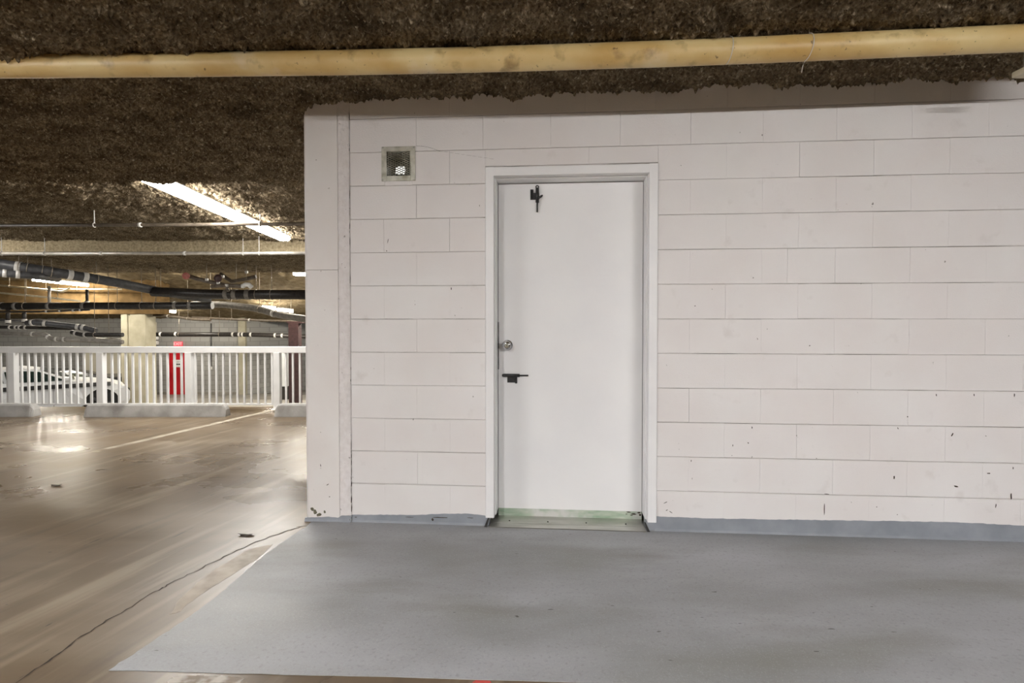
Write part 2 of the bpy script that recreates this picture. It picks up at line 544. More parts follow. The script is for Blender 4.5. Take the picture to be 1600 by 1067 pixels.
# grey painted bay in front of the door
p0, p1 = onz(478, 824), onz(175, 1048)
q1 = onz(640, 1058)
q2 = onz(960, 1067.5)
poly = []
N = 60
for i in range(N + 1):
    t = i / N
    p = p0.lerp(p1, t)
    j = 0 if i in (0, N) else 0.004 * math.sin(i * 1.7) * random.random() + random.uniform(-.003, .003)
    poly.append((p.x + j - 0.02 * math.sin(t * math.pi * 2.2), p.y + j * 0.4))
for i in range(1, 13):
    p = p1.lerp(q1, i / 12)
    poly.append((p.x, p.y + random.uniform(-.003, .003)))
d = (q2 - q1)
for i in range(1, 25):
    p = q1 + d * (i / 24 * 6.5)
    poly.append((p.x, p.y + random.uniform(-.004, .004)))
xr = poly[-1][0]
poly.append((xr, WY - 0.08 * xr + 0.02))
poly.append((p0.x, WY - 0.08 * p0.x + 0.02))
b = MB()
b.prism(poly, -0.003, 0.0022, 'xy')
o = b.build('grey_painted_bay', M_GREY, floor)
o['label'] = 'worn grey painted floor area in front of the white door'

# faded parking stripe
s0, s1 = onz(148, 706), onz(425, 641)
dr = (s1 - s0).normalized()
nr = Vector((-dr.y, dr.x, 0)) * 0.05
b = MB()
n = 40
L = [s0.lerp(s1, i / n) for i in range(n + 1)]
vs, fs = [], []
for i, p in enumerate(L):
    a, c = random.uniform(.75, 1.05), random.uniform(.75, 1.05)
    vs += [(p.x + nr.x * a, p.y + nr.y * a, .0015), (p.x - nr.x * c, p.y - nr.y * c, .0015)]
fs = [(2 * i, 2 * i + 1, 2 * i + 3, 2 * i + 2) for i in range(n)]
b.add(vs, fs)
o = b.build('parking_stripe', M_STRIPE, floor)
o['label'] = 'faded cream parking stripe'


def crack(pts, w):
    pts = [onz(*p) for p in pts]
    out = []
    for a, c in zip(pts[:-1], pts[1:]):
        for i in range(6):
            p = a.lerp(c, i / 6)
            out.append(p + Vector((random.uniform(-1, 1) * .010, random.uniform(-1, 1) * .010, 0)))
    out.append(pts[-1])
    vs, fs = [], []
    for i, p in enumerate(out):
        t = (out[min(i + 1, len(out) - 1)] - out[max(i - 1, 0)]).normalized()
        nn = Vector((-t.y, t.x, 0)) * (w * random.uniform(.25, 1.0))
        vs += [(p.x + nn.x, p.y + nn.y, .0012), (p.x - nn.x, p.y - nn.y, .0012)]
        if i:
            k = 2 * i
            fs.append((k - 2, k - 1, k + 1, k))
    mb = MB()
    mb.add(vs, fs)
    return mb.build('crack', M_CRACK, floor)


crack([(28, 1067), (80, 1030), (140, 987), (196, 953), (240, 925), (275, 908), (330, 880), (392, 850), (452, 829), (478, 821)], 0.0055)

for pts, m_ in (([(388, 858), (428, 850), (400, 874), (352, 905), (306, 934), (280, 956), (264, 960), (286, 930), (322, 900), (352, 880)], M_WORN),
               ([(262, 1068), (270, 1058), (310, 1055), (345, 1057), (385, 1058.5), (372, 1068)], M_WORN2)):
    vs = []
    for i in range(len(pts)):
        a, c = onz(*pts[i]), onz(*pts[(i + 1) % len(pts)])
        for k in range(5):
            p = a.lerp(c, k / 5)
            vs.append((p.x + random.uniform(-.006, .006), p.y + random.uniform(-.005, .005)))
    mb = MB()
    mb.prism(vs, -.002, .0007, 'xy')
    mb.build('worn_patch', m_, floor)

# scraps lying on the floor
for (px, py, l, cat, lab) in ((384, 837, 0.055, 'leaf', 'dark dry leaf on brown floor near the cracked corner of the wall'),
                              (87, 759, 0.05, 'leaf', 'dark dry leaf on brown floor left of the reflections')):
    c = onz(px, py)
    mb = MB()
    vs = []
    for k in range(9):
        q = 2 * math.pi * k / 9
        vs.append((math.cos(q) * l * (0.8 + .3 * math.sin(3 * q)), math.sin(q) * l * .45, .006 + .006 * math.cos(2 * q)))
    vs.append((0, 0, 0.004))
    mb.add(vs, [(k, (k + 1) % 9, 9) for k in range(9)])
    o = mb.build('dry_leaf', M_CRACK)
    o.location = (c.x, c.y, 0.0)
    tag(o, lab, cat)
c = onz(752, 1064.5)
mb = MB()
mb.prism([(c.x - .03, c.y - .006), (c.x + .035, c.y - .008), (c.x + .03, c.y + .002), (c.x - .02, c.y + .004)], 0.0, 0.0012, 'xy')
o = mb.build('red_paint_mark', M_REDMARK, floor)
o['label'] = 'small red paint mark'

# ------------------------------------------------------------------ near block wall
WROT = -TH
wall = structure(empty('wall_front', (0, WY, 0), WROT), 'off-white painted concrete block wall with a door')
U_L = onwall(476, 500)[0]
U_P1 = onwall(529.5, 500)[0]
U_P2 = onwall(548, 500)[0]
U_R = 4.6
FL, FT = onwall(758.4, 262)
FR, FT2 = onwall(1028.5, 256)
FT = (FT + FT2) / 2
Z_TOP = 2.64
COURSE = 0.2047
ZJ0 = onwall(650, 498.5)[1]
DEP = 0.2
DOOR_W = 0.15

# backing of the wall, behind the blocks (opening left for the door and the vent)
VL, VB = onwall(596.5, 283.5)
VR, VT = onwall(649, 228.5)
b = MB()
bk = 0.009
b.box((U_P2, bk, 0), (FL + .01, DEP, VB + .03))
b.box((U_P2, bk, VB + .03), (VL + .025, DEP, VT - .03))
b.box((VR - .025, bk, VB + .03), (FL + .01, DEP, VT - .03))
b.box((U_P2, bk, VT - .03), (FL + .01, DEP, Z_TOP))
b.box((FR - .01, bk, 0), (U_R, DEP, Z_TOP))
b.box((FL + .01, bk, FT - .006), (FR - .01, DEP, Z_TOP))
b.build('block_core', mat('dirty_shaded_joint', (0.24, 0.215, 0.195), (0.68, 0.64, 0.62), 0.8, 4, 8, ramp=(0.40, 0.56), stretch=(1, 1, 2)), wall)  # dirt and the shadow inside the joints are both in this colour

block_cache = {}


def block(u0, u1, z0, z1):
    gapz = random.choice((0.0014, 0.002, 0.003, 0.004, 0.005))
    gapu = random.choice((0.0, 0.0, 0.0, 0.0, 0.0003, 0.0009))
    w_, h_ = round(u1 - u0 - 2 * gapu, 3), round(z1 - z0 - gapz, 4)
    key = (w_, h_)
    if w_ < .02 or h_ < .01:
        return
    if key not in block_cache:
        bv, dp = 0.0022, 0.05
        x, z = w_ / 2, h_ / 2
        def ring(ix, y):
            jx = ix * .12
            return [(-x + jx, y, -z + ix), (x - jx, y, -z + ix), (x - jx, y, z - ix), (-x + jx, y, z - ix)]
        vs = ring(bv, 0) + ring(0, bv * .7) + ring(0, dp)
        fs = [(0, 1, 2, 3)]
        for k in (0, 4):
            for i in range(4):
                j = (i + 1) % 4
                fs.append((k + j, k + i, k + 4 + i, k + 4 + j))
        me = bpy.data.meshes.new('concrete_block')
        me.from_pydata(vs, [], fs)
        me.materials.append(M_WALL)
        block_cache[key] = me
    o = link('concrete_block', block_cache[key], wall)
    o.location = ((u0 + u1) / 2, random.uniform(-.0005, .0005), (z0 + z1) / 2)
    o.rotation_euler = (random.uniform(-.0015, .0015), 0, random.uniform(-.0004, .0004))


U_J = onwall(651, 400)[0]
BL = 0.4094
LINT_T = ZJ0 + COURSE * 6
for r in range(-6, 8):
    z0, z1 = max(ZJ0 + COURSE * r, 0.0), min(ZJ0 + COURSE * (r + 1), Z_TOP)
    if z1 - z0 < .02:
        continue
    ph = U_J + (BL / 2 if r % 2 == 0 else 0)
    k0 = math.floor((U_P2 - ph) / BL)
    edges = [ph + BL * k for k in range(k0, k0 + 22)]
    if r == 1:
        edges.append(onwall(1229, 520)[0])
    edges.sort()
    edges = [U_P2 if U_P2 < e < U_P2 + .04 else e for e in edges]
    spans = [(max(a, U_P2 + .001), min(c, U_R)) for a, c in zip(edges[:-1], edges[1:]) if min(c, U_R) - max(a, U_P2) > .02]
    for a, c in spans:
        pieces = [(a, c, z0, z1)]
        if z0 < FT - .01:            # leave the door opening, and the lintel strip above it
            nxt = []
            for a1, c1, y0, y1 in pieces:
                if a1 < FL:
                    nxt.append((a1, FL if FL - .04 < c1 else c1, y0, y1))
                if c1 > FR:
                    nxt.append((FR if a1 < FR + .04 else a1, c1, y0, y1))
            pieces = nxt
        if z1 > VB + .04 and z0 < VT - .04:   # cut around the vent
            nxt = []
            for a1, c1, y0, y1 in pieces:
                if c1 < VL or a1 > VR:
                    nxt.append((a1, c1, y0, y1))
                    continue
                if a1 < VL:
                    nxt.append((a1, VL + .02, y0, y1))
                if c1 > VR:
                    nxt.append((VR - .02, c1, y0, y1))
                if y1 > VT:
                    nxt.append((max(a1, VL + .02), min(c1, VR - .02), VT - .02, y1))
                if y0 < VB:
                    nxt.append((max(a1, VL + .02), min(c1, VR - .02), y0, VB + .02))
            pieces = nxt
        for q in pieces:
            if q[1] - q[0] > .02:
                block(*q)
# lintel strip between the door head and the next course joint
zl = min(z for z in (ZJ0 + COURSE * r for r in range(8)) if z > FT + .01)
ul = [FL, onwall(811, 240)[0], onwall(920, 240)[0], FR]
for a, c in zip(ul[:-1], ul[1:]):
    block(a, c, FT + .007, zl)

# pilaster at the wall's left end, with a rounded arris and a mortar strip
zs_ = onwall(500, 422)[1]
ZPT = onwall(500, 157)[1]
for (z0, z1) in ((0.0, zs_ - .0012), (zs_ + .0012, Z_TOP)):
    prof = [(U_P1, DEP), (U_P1, -.010)]
    for i in range(7):
        q = math.pi / 2 * i / 6
        prof.append((U_L + .028 - .028 * math.sin(q), -.010 + .028 - .028 * math.cos(q)))
    prof.append((U_L, DEP))
    b = MB()
    b.prism(prof, z0, z1, 'xy')
    b.build('pilaster', M_PIL, wall)
b = MB()
xs = np.linspace(U_P1, U_P2 - .003, 7)
zs = np.arange(0, Z_TOP, 0.02)
X, Z = np.meshgrid(xs, zs)
W_ = -0.008 + np.clip(fnoise(X.shape, .015, .03), -1.5, 1.5) * .0016 + np.abs(np.linspace(-1, 1, 7))[None, :] ** 4 * .004
grid_mesh('mortar_strip', np.stack([X, W_, Z], -1), M_MORTAR, wall)
b = MB()
b.box((U_P1, 0.0, 0), (U_P2, DEP, Z_TOP))
b.build('mortar_bed', M_MORTAR, wall)
# crack beside the mortar strip: irregular dark slivers
b = MB()
z = 0.02
while z < 2.5:
    l = random.uniform(.01, .07)
    if random.random() < (0.75 if z < .5 else .35):
        w_ = random.uniform(.0012, .003) * (1.5 if z < .35 else .8)
        u = U_P2 - .0015 + random.uniform(-.002, .002)
        b.add([(u - w_, -.0032, z), (u, -.0032, z - .004), (u + w_ * .8, -.0032, z + l * .5), (u, -.0032, z + l), (u - w_ * .7, -.0032, z + l * .6)], [(0, 1, 2, 3, 4)])
    z += l + .004
b.build('joint_crack', M_CRACK, wall)
# chipped paint near the foot of the pilaster, and knocks on the blocks
b = MB()


def blot(px, py, rx, ry, w=-.0108, rot=0.0):
    u, z = onwall(px, py, w)
    sx = (WY - .08 * u) / F
    vs = []
    for k in range(10):
        q = 2 * math.pi * k / 10
        jx = random.uniform(.7, 1.15)
        x, y = math.cos(q) * rx * jx, math.sin(q) * ry * jx
        vs.append((u + (x * math.cos(rot) - y * math.sin(rot)) * sx, w, z + (x * math.sin(rot) + y * math.cos(rot)) * sx))
    b.add(vs, [tuple(range(10))])


for q in ((488, 795.5, 3, 3.2), (492.5, 800, 3.5, 4.0, -.0108, .6), (499, 804, 4.8, 2.8, -.0108, .3), (507.5, 799.5, 1.8, 2.8, -.0108, .4)):
    blot(*q)
o = b.build('chipped_paint', M_PATCH, wall)
o['kind'] = 'stuff'
b = MB()
for (px, py, rx, ry, rot) in ((1545, 739.5, 3.6, 1.2, 0), (1488, 679, 1.2, 5, -.5), (1494, 760, 5, 1.5, -.2), (1397, 746, 1.4, 4, 0), (1583, 731, .9, 3, 0),
                              (1463, 617, .9, 2.6, .2), (1522, 617, .8, 3, 0), (1585, 617, 1, 4, 0), (1418, 651, 1.2, 1.2, 0), (1403, 669, .9, 2.2, .3),
                              (1175, 668, .9, 2.4, 0), (1145, 696, .8, 2.2, 0), (1169, 692, .9, 1.6, .4), (1080, 720, .8, 2.4, 0), (1265, 540, 1.2, 1.0, 0),
                              (1288, 795, .9, 12, 0), (1292, 772, 5, .8, 0), (1042, 797, 2.4, .8, .5), (1040, 785, 4, .7, .5), (1048, 800, 4, .8, -.6),
                              (705, 451, .9, 3, 0), (604, 392, 1, 1.2, 0), (606, 377, .5, 5, -.2), (512, 757, .7, 3, -1.0), (515, 776, 1.3, 1, 0), (501, 727, .8, 3, .1),
                              (1191, 211, .8, 2, 0), (1370, 792, .9, 1, 0), (1402, 804, .9, 1, 0), (1556, 790, 1, 5, -.1), (1580, 775, 1.4, 7, 0.05), (1086, 478, 1.6, .8, 0)):
    blot(px, py, rx * .85, ry * .8, -.0026 if px > 548 else -.0108, rot)
# cable scratch that runs from the vent
for i in range(11):
    t = i / 10
    blot(652 + 34 * t, 228 + 8 * t * t, 2.2, .22, -.0016, -.2)
for i in range(10):
    t = i / 9
    blot(688 + 80 * t, 236 + 12 * t, 4.5, .14, -.0016, -.12)
o = b.build('knock_marks', M_CRACK, wall)
o['kind'] = 'stuff'

# grey painted skirting band
base = structure(empty('baseboard_front', (0, WY, 0), WROT), 'grey painted band along the foot of the block wall')


def band(u0, u1, w, pts):
    n_ = max(8, int((u1 - u0) / .02))
    vs, fs = [], []
    for i in range(n_ + 1):
        u = u0 + (u1 - u0) * i / n_
        zt = np.interp(u, [p[0] for p in pts], [p[1] for p in pts]) + random.uniform(-.0016, .0016)
        vs += [(u, w, 0.0), (u, w, zt), (u, w + .012, zt), (u, w - .010, 0.0)]
        vs[-4] = (u, w - .001, 0.014)
    for i in range(n_):
        k = 4 * i
        fs += [(k, k + 1, k + 5, k + 4), (k + 1, k + 2, k + 6, k + 5), (k + 3, k, k + 4, k + 7)]
    mb = MB()
    mb.add(vs, fs)
    return mb.build('base_paint', M_BASE, base)


band(U_L - .002, U_P2, -.0125, [(onwall(x, y)[0], onwall(x, y)[1]) for x, y in ((478, 808), (500, 807), (512, 806), (529, 808), (531, 805), (548, 805))])
band(U_P2, FL + .012, -.0042, [(onwall(x, y)[0], onwall(x, y)[1]) for x, y in ((548, 804), (600, 804), (650, 804.5), (690, 802.5), (735, 802.5), (766, 807))])
band(FR - .012, U_R, -.0042, [(onwall(x, y)[0], onwall(x, y)[1]) for x, y in ((1010, 806), (1030, 807), (1120, 810), (1250, 812), (1400, 814), (1500, 816), (1600, 821))])
b = MB()
for (px, py, rx, ry) in ((488, 822, 2.6, 1.1), (534, 823.5, 1.5, .8), (546, 816, 1.2, 5), (556, 808, 2.4, .6), (574, 816, 1.2, .7), (688, 808.5, 12, .7), (676, 811.5, 1.8, 2.4),
                         (640, 808, 8, .4), (735, 809, 5, .5), (580, 819, 1, .7)):
    blot(px, py, rx, ry, -.0056 if px > 548 else -.0138)
o = b.build('base_chips', M_CRACK, base)
o['kind'] = 'stuff'

# room wall that returns behind the pilaster
b = MB()
b.box((U_L, DEP + .002, 0), (U_L + .2, 4.0, 2.9))
o = b.build('wall_left', M_WALL)
o.location = (0, WY, 0)
o.rotation_euler = (0, 0, WROT)
structure(o)

# ------------------------------------------------------------------ the white door
DU = (FL + FR) / 2
door = empty('door_1', wall_world(DU, 0, 0), WROT)
structure(door, 'plain white steel door with black slide bolts and a round knob')
OFFD = (DU, 0, 0)
FW = onwall(772, 400)[0] - FL          # face width of the frame
PR = -.012                             # proud of the wall
FB = onwall(766, 808)[1]
D1, ST = 0.045, 0.007                  # first rebate depth, stop width


def jamb(side):
    """profile in plan of a double rebated steel jamb, side +1 right / -1 left"""
    o_ = FR if side > 0 else FL
    s_ = -side
    pts = [(o_, .02), (o_, PR + .004), (o_ + s_ * .004, PR), (o_ + s_ * (FW - .003), PR), (o_ + s_ * FW, PR + .003), (o_ + s_ * FW, D1),
           (o_ + s_ * (FW + ST), D1), (o_ + s_ * (FW + ST), DOOR_W + .05), (o_, DOOR_W + .05)]
    return pts


for sd in (-1, 1):
    b = MB()
    b.prism(jamb(sd), FB, FT - .0, 'xy')
    b.build('door_jamb', M_FRAME, door, OFFD)
b = MB()
zt = FT
pr_ = [(.02, zt), (PR + .004, zt), (PR, zt - .004), (PR, zt - FW + .003), (PR + .003, zt - FW), (D1, zt - FW), (D1, zt - FW - ST), (DOOR_W + .05, zt - FW - ST), (DOOR_W + .05, zt)]
b.prism(pr_, FL + FW - .001, FR - FW + .001, 'yz')
pr2 = [(.02, zt), (PR + .0005, zt), (PR + .0005, zt - FW), (.02, zt - FW)]
b.prism(pr2, FL + .003, FL + FW, 'yz')
b.prism(pr2, FR - FW, FR - .003, 'yz')
b.build('door_head', M_FRAME, door, OFFD)

LL, LR = FL + FW + ST + .003, FR - FW - ST - .003
LT = FT - FW - ST - .003
ZSW0 = onwall(890, 808.5, DOOR_W)[1]
ZSW1 = onwall(890, 796.5, DOOR_W)[1]
b = MB()
b.box((LL, DOOR_W, ZSW1), (LR, DOOR_W + .044, LT), bev=.002)
leaf = b.build('door_leaf', M_DOOR, door, OFFD)
b = MB()
b.box((LL, DOOR_W + .001, ZSW0), (LR, DOOR_W + .043, ZSW1))
o = b.build('door_sweep', M_SWEEP, door, OFFD)
o['label'] = 'worn green primer strip along the bottom of the door'
# peeled flakes at the right end of the strip
b = MB()
for (px, py, rx, ry) in ((982, 800, 4, 1), (990, 803, 5, 1.2), (998, 801, 3, 1.4), (987, 805, 3, .8), (1000, 804.5, 2, 1.6), (979, 803, 2, .7)):
    blot(px, py, rx, ry, DOOR_W - .001)
o = b.build('peeled_flakes', M_CRACK, door, OFFD)
o['kind'] = 'stuff'
b = MB()
b.box((FL - .005, DOOR_W + .047, 0), (FR + .005, DOOR_W + .06, FT))
b.build('dark_backing', M_DARK, door, OFFD)

# threshold: ramped aluminium plate with a raised bead
zth = max(ZSW0 - .004, .012)
tl, tr = onwall(765, 815)[0], onwall(1009, 818)[0]
b = MB()
prof = [(-.035, 0), (-.030, .006), (.03, zth * .62), (.034, zth * .78), (.040, zth * .78), (.046, zth * .66), (.10, zth), (DOOR_W + .05, zth), (DOOR_W + .05, 0)]
b.prism(prof, tl, tr, 'yz')
th = b.build('threshold', M_ALU, door, OFFD)
th['label'] = 'scuffed aluminium threshold plate'
for px in (796, 856, 916, 978):
    u, z = onwall(px, 811.5, .06)
    b = MB()
    b.lathe((u, .065, zth * .80), (0, -.05, 1), [(0, .005), (.003, .0045), (.004, .002)], 10)
    b.build('screw', M_DARK, th, OFFD)
for px0, px1, y0, y1 in ((765, 759, 807, 821), (1006, 1013, 809, 822)):
    ua, ub = onwall(px0, 810)[0], onwall(px1, 820)[0]
    b = MB()
    s_ = 1 if ub > ua else -1
    b.add([(ua, -.006, .052), (ua + .010 * s_, -.006, .05), (ub + .006 * s_, -.030, .002), (ub - .010 * s_, -.030, .002)], [(0, 1, 2, 3)])
    b.add([(ua, -.005, .052), (ua + .010 * s_, -.005, .05), (ub + .006 * s_, -.029, .001), (ub - .010 * s_, -.029, .001)], [(3, 2, 1, 0)])
    b.build('corner_gap', M_DARK, door, OFFD)
# the painted concrete apron under the jambs
b = MB()
b.box((FL + .0, -.004, 0), (tl - .004, .1, FB))
b.box((tr + .004, -.004, 0), (FR, .1, FB))
b.build('jamb_foot', M_BASE, door, OFFD)

# knob
ku, kz = onwall(792.5, 539.5, DOOR_W - .03)
kn = MB()
kn.lathe((ku, DOOR_W, kz), (0, -1, 0), [(0, .033), (.004, .034), (.010, .030), (.013, .016), (.028, .014), (.034, .021), (.042, .0275), (.052, .0285), (.060, .025), (.064, .016), (.0645, .013)], 28)
kn = kn.build('doorknob', M_CHROME, door, OFFD)
kn['label'] = 'round chrome doorknob with keyhole'
b = MB()
b.lathe((ku, DOOR_W - .0643, kz), (0, -1, 0), [(0, .0125), (.003, .0115), (.0032, .009)], 20)
b.build('key_cylinder', M_STEEL, kn, OFFD)
b = MB()
b.box((ku - .0012, DOOR_W - .0682, kz - .006), (ku + .0012, DOOR_W - .0672, kz + .006))
b.build('keyhole', M_DARK, kn, OFFD)

# latch guard strip beside the knob
gu0 = onwall(777.2, 540, DOOR_W)[0]
gz0, gz1 = onwall(778, 577, DOOR_W)[1], onwall(778, 503, DOOR_W)[1]
b = MB()
b.box((gu0 - .003, DOOR_W - .006, gz0), (gu0 + .010, DOOR_W + .002, gz1), bev=.0015)
g = b.build('latch_guard', mat('dark_steel', (0.09, 0.09, 0.09), (0.2, 0.2, 0.2), 0.35, 20, metal=.6), door, OFFD)
b = MB()
b.box((gu0 - .004, DOOR_W - .010, (gz0 + gz1) / 2 - .018), (gu0 + .011, DOOR_W - .004, (gz0 + gz1) / 2 + .018), bev=.002)
b.build('latch_bolt', M_BLACK, g, OFFD)

# slide bolts, positions in wall-plane metres
W0 = DOOR_W


def px_uz(px, py):
    return onwall(px, py, W0 - .012)


def upper_bolt():
    b = MB()
    u, z = px_uz(838.5, 303)
    x0, zt_ = px_uz(828.5, 295.5)
    x1, zb_ = px_uz(842.5, 311.5)
    b.box((x0, W0 - .006, zb_), (x1, W0, zt_ - .022), bev=.0015)
    b.box((x0, W0 - .007, zb_), (x0 + .02, W0, zt_), bev=.002)
    b.tube([(x0 + .009, W0 - .010, zb_ + .004), (x0 + .009, W0 - .010, zt_ - .004)], .006, 10)
    root = b.build('slide_bolt', M_BLACK, door, OFFD)
    root['label'] = 'black vertical slide bolt high on the door'
    cx = px_uz(839.5, 300)[0]
    b = MB()
    b.tube([(cx, W0 - .013, px_uz(839, 316.5)[1]), (cx, W0 - .013, px_uz(839, 294)[1])], .0105, 12)
    b.torus((cx, W0 - .012, px_uz(839, 292)[1]), (0, 1, 0), .0085, .0032)
    b.build('bolt_barrel', M_BLACK, root, OFFD)
    b = MB()
    b.tube([(cx, W0 - .013, px_uz(839, 331.5)[1]), (cx, W0 - .013, px_uz(839, 315)[1])], .0052, 10)
    b.build('bolt_rod', M_BLACK, root, OFFD)
    b = MB()
    ru, rz_ = px_uz(844.5, 308)
    pts = [(ru + .012 * math.cos(q) + .006 * math.sin(q), W0 - .022, rz_ + .008 * math.sin(q) + .006 * math.cos(q)) for q in [2 * math.pi * k / 14 for k in range(15)]]
    b.tube(pts, .0030, 8, cap=False)
    b.build('bolt_ring', M_BLACK, root, OFFD)


def lower_bolt():
    b = MB()
    x0, zt_ = px_uz(792.5, 586)
    x1, zb_ = px_uz(808, 598)
    b.box((x0, W0 - .006, zb_), (x1, W0, zt_), bev=.0015)
    b.box((x1 - .014, W0 - .007, zb_ - .005), (x1, W0, zt_), bev=.002)
    root = b.build('slide_bolt', M_BLACK, door, OFFD)
    root['label'] = 'black horizontal slide bolt below the doorknob'
    z = px_uz(803, 586.5)[1]
    b = MB()
    b.tube([(px_uz(784.5, 587)[0], W0 - .012, z), (px_uz(787, 587)[0], W0 - .012, z), (px_uz(812, 587)[0], W0 - .012, z)], [.007, .0105, .0105], 12)
    b.build('bolt_barrel', M_BLACK, root, OFFD)
    b = MB()
    b.tube([(px_uz(811, 587)[0], W0 - .012, z), (px_uz(825.5, 587)[0], W0 - .012, z)], .005, 10)
    b.build('bolt_rod', M_BLACK, root, OFFD)
    ru, rz_ = px_uz(805.5, 592)
    b = MB()
    b.torus((ru, W0 - .012, rz_), (0, 1, .2), .008, .003)
    b.build('bolt_ring', M_BLACK, root, OFFD)


upper_bolt()
lower_bolt()

# ------------------------------------------------------------------ vent
vent = thing('vent_cover', 'square steel vent with expanded metal mesh, set high in the block wall', 'vent', wall_world((VL + VR) / 2, 0, VB), WROT)
OV = ((VL + VR) / 2, 0, VB)
bl, br_, bt, bb = .034, .030, .030, .032
iL, iR, iT, iB = VL + bl, VR - br_, VT - bt, VB + bb
b = MB()
for a, c in (((VL, -.006, VB), (iL, .004, VT)), ((iR, -.006, VB), (VR, .004, VT)), ((iL, -.006, iT), (iR, .004, VT)), ((iL, -.006, VB), (iR, .004, iB))):
    b.box(a, c, bev=.0015)
b.box((iL - .004, -.011, iB), (iL, -.005, iT))
b.box((iR, -.011, iB), (iR + .004, -.005, iT))
b.build('vent_frame', M_STEEL, vent, OV)
b = MB()
nx, nz = 5, 11
cw, ch = (iR - iL) / nx, (iT - iB) / nz
for i in range(-1, nz + nx * 2 + 2):
    for s_ in (1, -1):
        pts = []
        for k in range(0, 2 * nx + 1):
            u = iL + k * cw / 2
            z = iB + (i - nx) * ch + (k * ch / 2 if s_ > 0 else (2 * nx - k) * ch / 2)
            if iB - .002 <= z <= iT + .002:
                pts.append((u, .002 + .001 * s_, z))
        if len(pts) > 1:
            b.tube(pts, .0025, 4, cap=False, smooth=False)
o = b.build('vent_mesh', M_STEEL, vent, OV)
b = MB()
b.box((VL + .02, .19, VB + .02), (VR - .02, .2, VT - .02))
b.box((VL + .015, .012, VB + .015), (VL + .03, .19, VT - .015))
b.box((VR - .03, .012, VB + .015), (VR - .015, .19, VT - .015))
b.box((VL + .03, .012, VB + .015), (VR - .03, .19, VB + .03))
b.box((VL + .03, .012, VT - .03), (VR - .03, .19, VT - .015))
b.build('duct_box', M_BLACK, vent, OV)
for (px, py) in ((598.5, 231), (598.5, 281), (646.5, 281), (646.5, 231)):
    u, z = onwall(px, py)
    b = MB()
    b.lathe((u, -.006, z), (0, -1, 0), [(0, .005), (.002, .0045), (.003, .002)], 10)
    b.build('screw', M_ALU, vent, OV)
u0, z0 = onwall(617.5, 271.5, .12)
u1, z1 = onwall(633, 259.5, .12)
b = MB()
b.prism([(u0, z0), (u1 - .012, z0), (u1, z0 + .018), (u1 - .005, z1 - .004), (u1 - .03, z1), (u0 + .005, z1 - .008)], .12, .135, 'xz')
o = b.build('glow_plate', M_VENTGLOW, vent, OV)  # glowing plate set behind the mesh
o['label'] = 'bright plate showing through the mesh'

# ------------------------------------------------------------------ the yellow pipe under the soffit
ypts = [(-260, 108), (0, 104), (260, 101.5), (530, 98), (700, 94.5), (860, 90), (1030, 84.5), (1200, 77.5), (1400, 68.5), (1600, 59.5), (1750, 53)]
ycen = []
for px, py in ypts:
    r_ = ray(px, py)
    # the pipe runs 0.62 m in front of the block wall
    o_ = wall_world(0, -0.62, 0)
    t_ = (o_ - EYE).dot(CW) / r_.dot(CW)
    ycen.append(EYE + r_ * t_)
yp = thing('yellow_pipe', 'long stained yellow pipe slung under the brown ceiling', 'pipe', ycen[0])
b = MB()
dense = []
for i in range(len(ycen) - 1):
    for k in range(6):
        dense.append(ycen[i].lerp(ycen[i + 1], k / 6))
dense.append(ycen[-1])
b.tube(dense, 0.0575, 28)
b.build('pipe_run', M_YELLOW, yp, ycen[0])

def pipe_point(px):
    best = min(dense, key=lambda p: abs(800 + F * p.x / p.y - px))
    return best


for px, tail in ((1140, 0.0), (1262, 0.05)):
    c = pipe_point(px)
    b = MB()
    pts = []
    for k in range(15):
        q = math.radians(100 + k * 12.5)
        pts.append(c + Vector((-.012 * k / 14 - .01, math.cos(q) * .0605, math.sin(q) * .0605)))
    if tail:
        pts += [pts[-1] + Vector((-.008, 0, -.02)), pts[-1] + Vector((-.012, 0.004, -tail))]
    pts = [c + Vector((-.005, .0, .105))] + pts
    b.tube(pts, .0022, 6)
    b.build('wire_tie', M_WIRE, yp, ycen[0])
for px in (-150, 250, 860, 1500):
    c = pipe_point(px)
    b = MB()
    b.tube([c + Vector((0, .01, .055)), c + Vector((0, .01, .105))], .006, 8)
    b.build('hanger_rod', M_ROD, yp, ycen[0])

# pale fitting at the right end, under the ceiling
c = at(1602, 112, 2.62)
b = MB()
b.box(c + Vector((-.022, -.02, -.012)), c + Vector((.10, .05, .018)), bev=.006)
o = b.build('junction_box', M_PCREAM)
tag(o, 'pale fitting under the ceiling at the far right edge', 'fitting')
b = MB()
b.tube([c + Vector((.02, .02, .02)), c + Vector((.02, .02, .12))], .010, 8)
b.build('conduit', M_ROD, o)

# ------------------------------------------------------------------ fluorescent lights


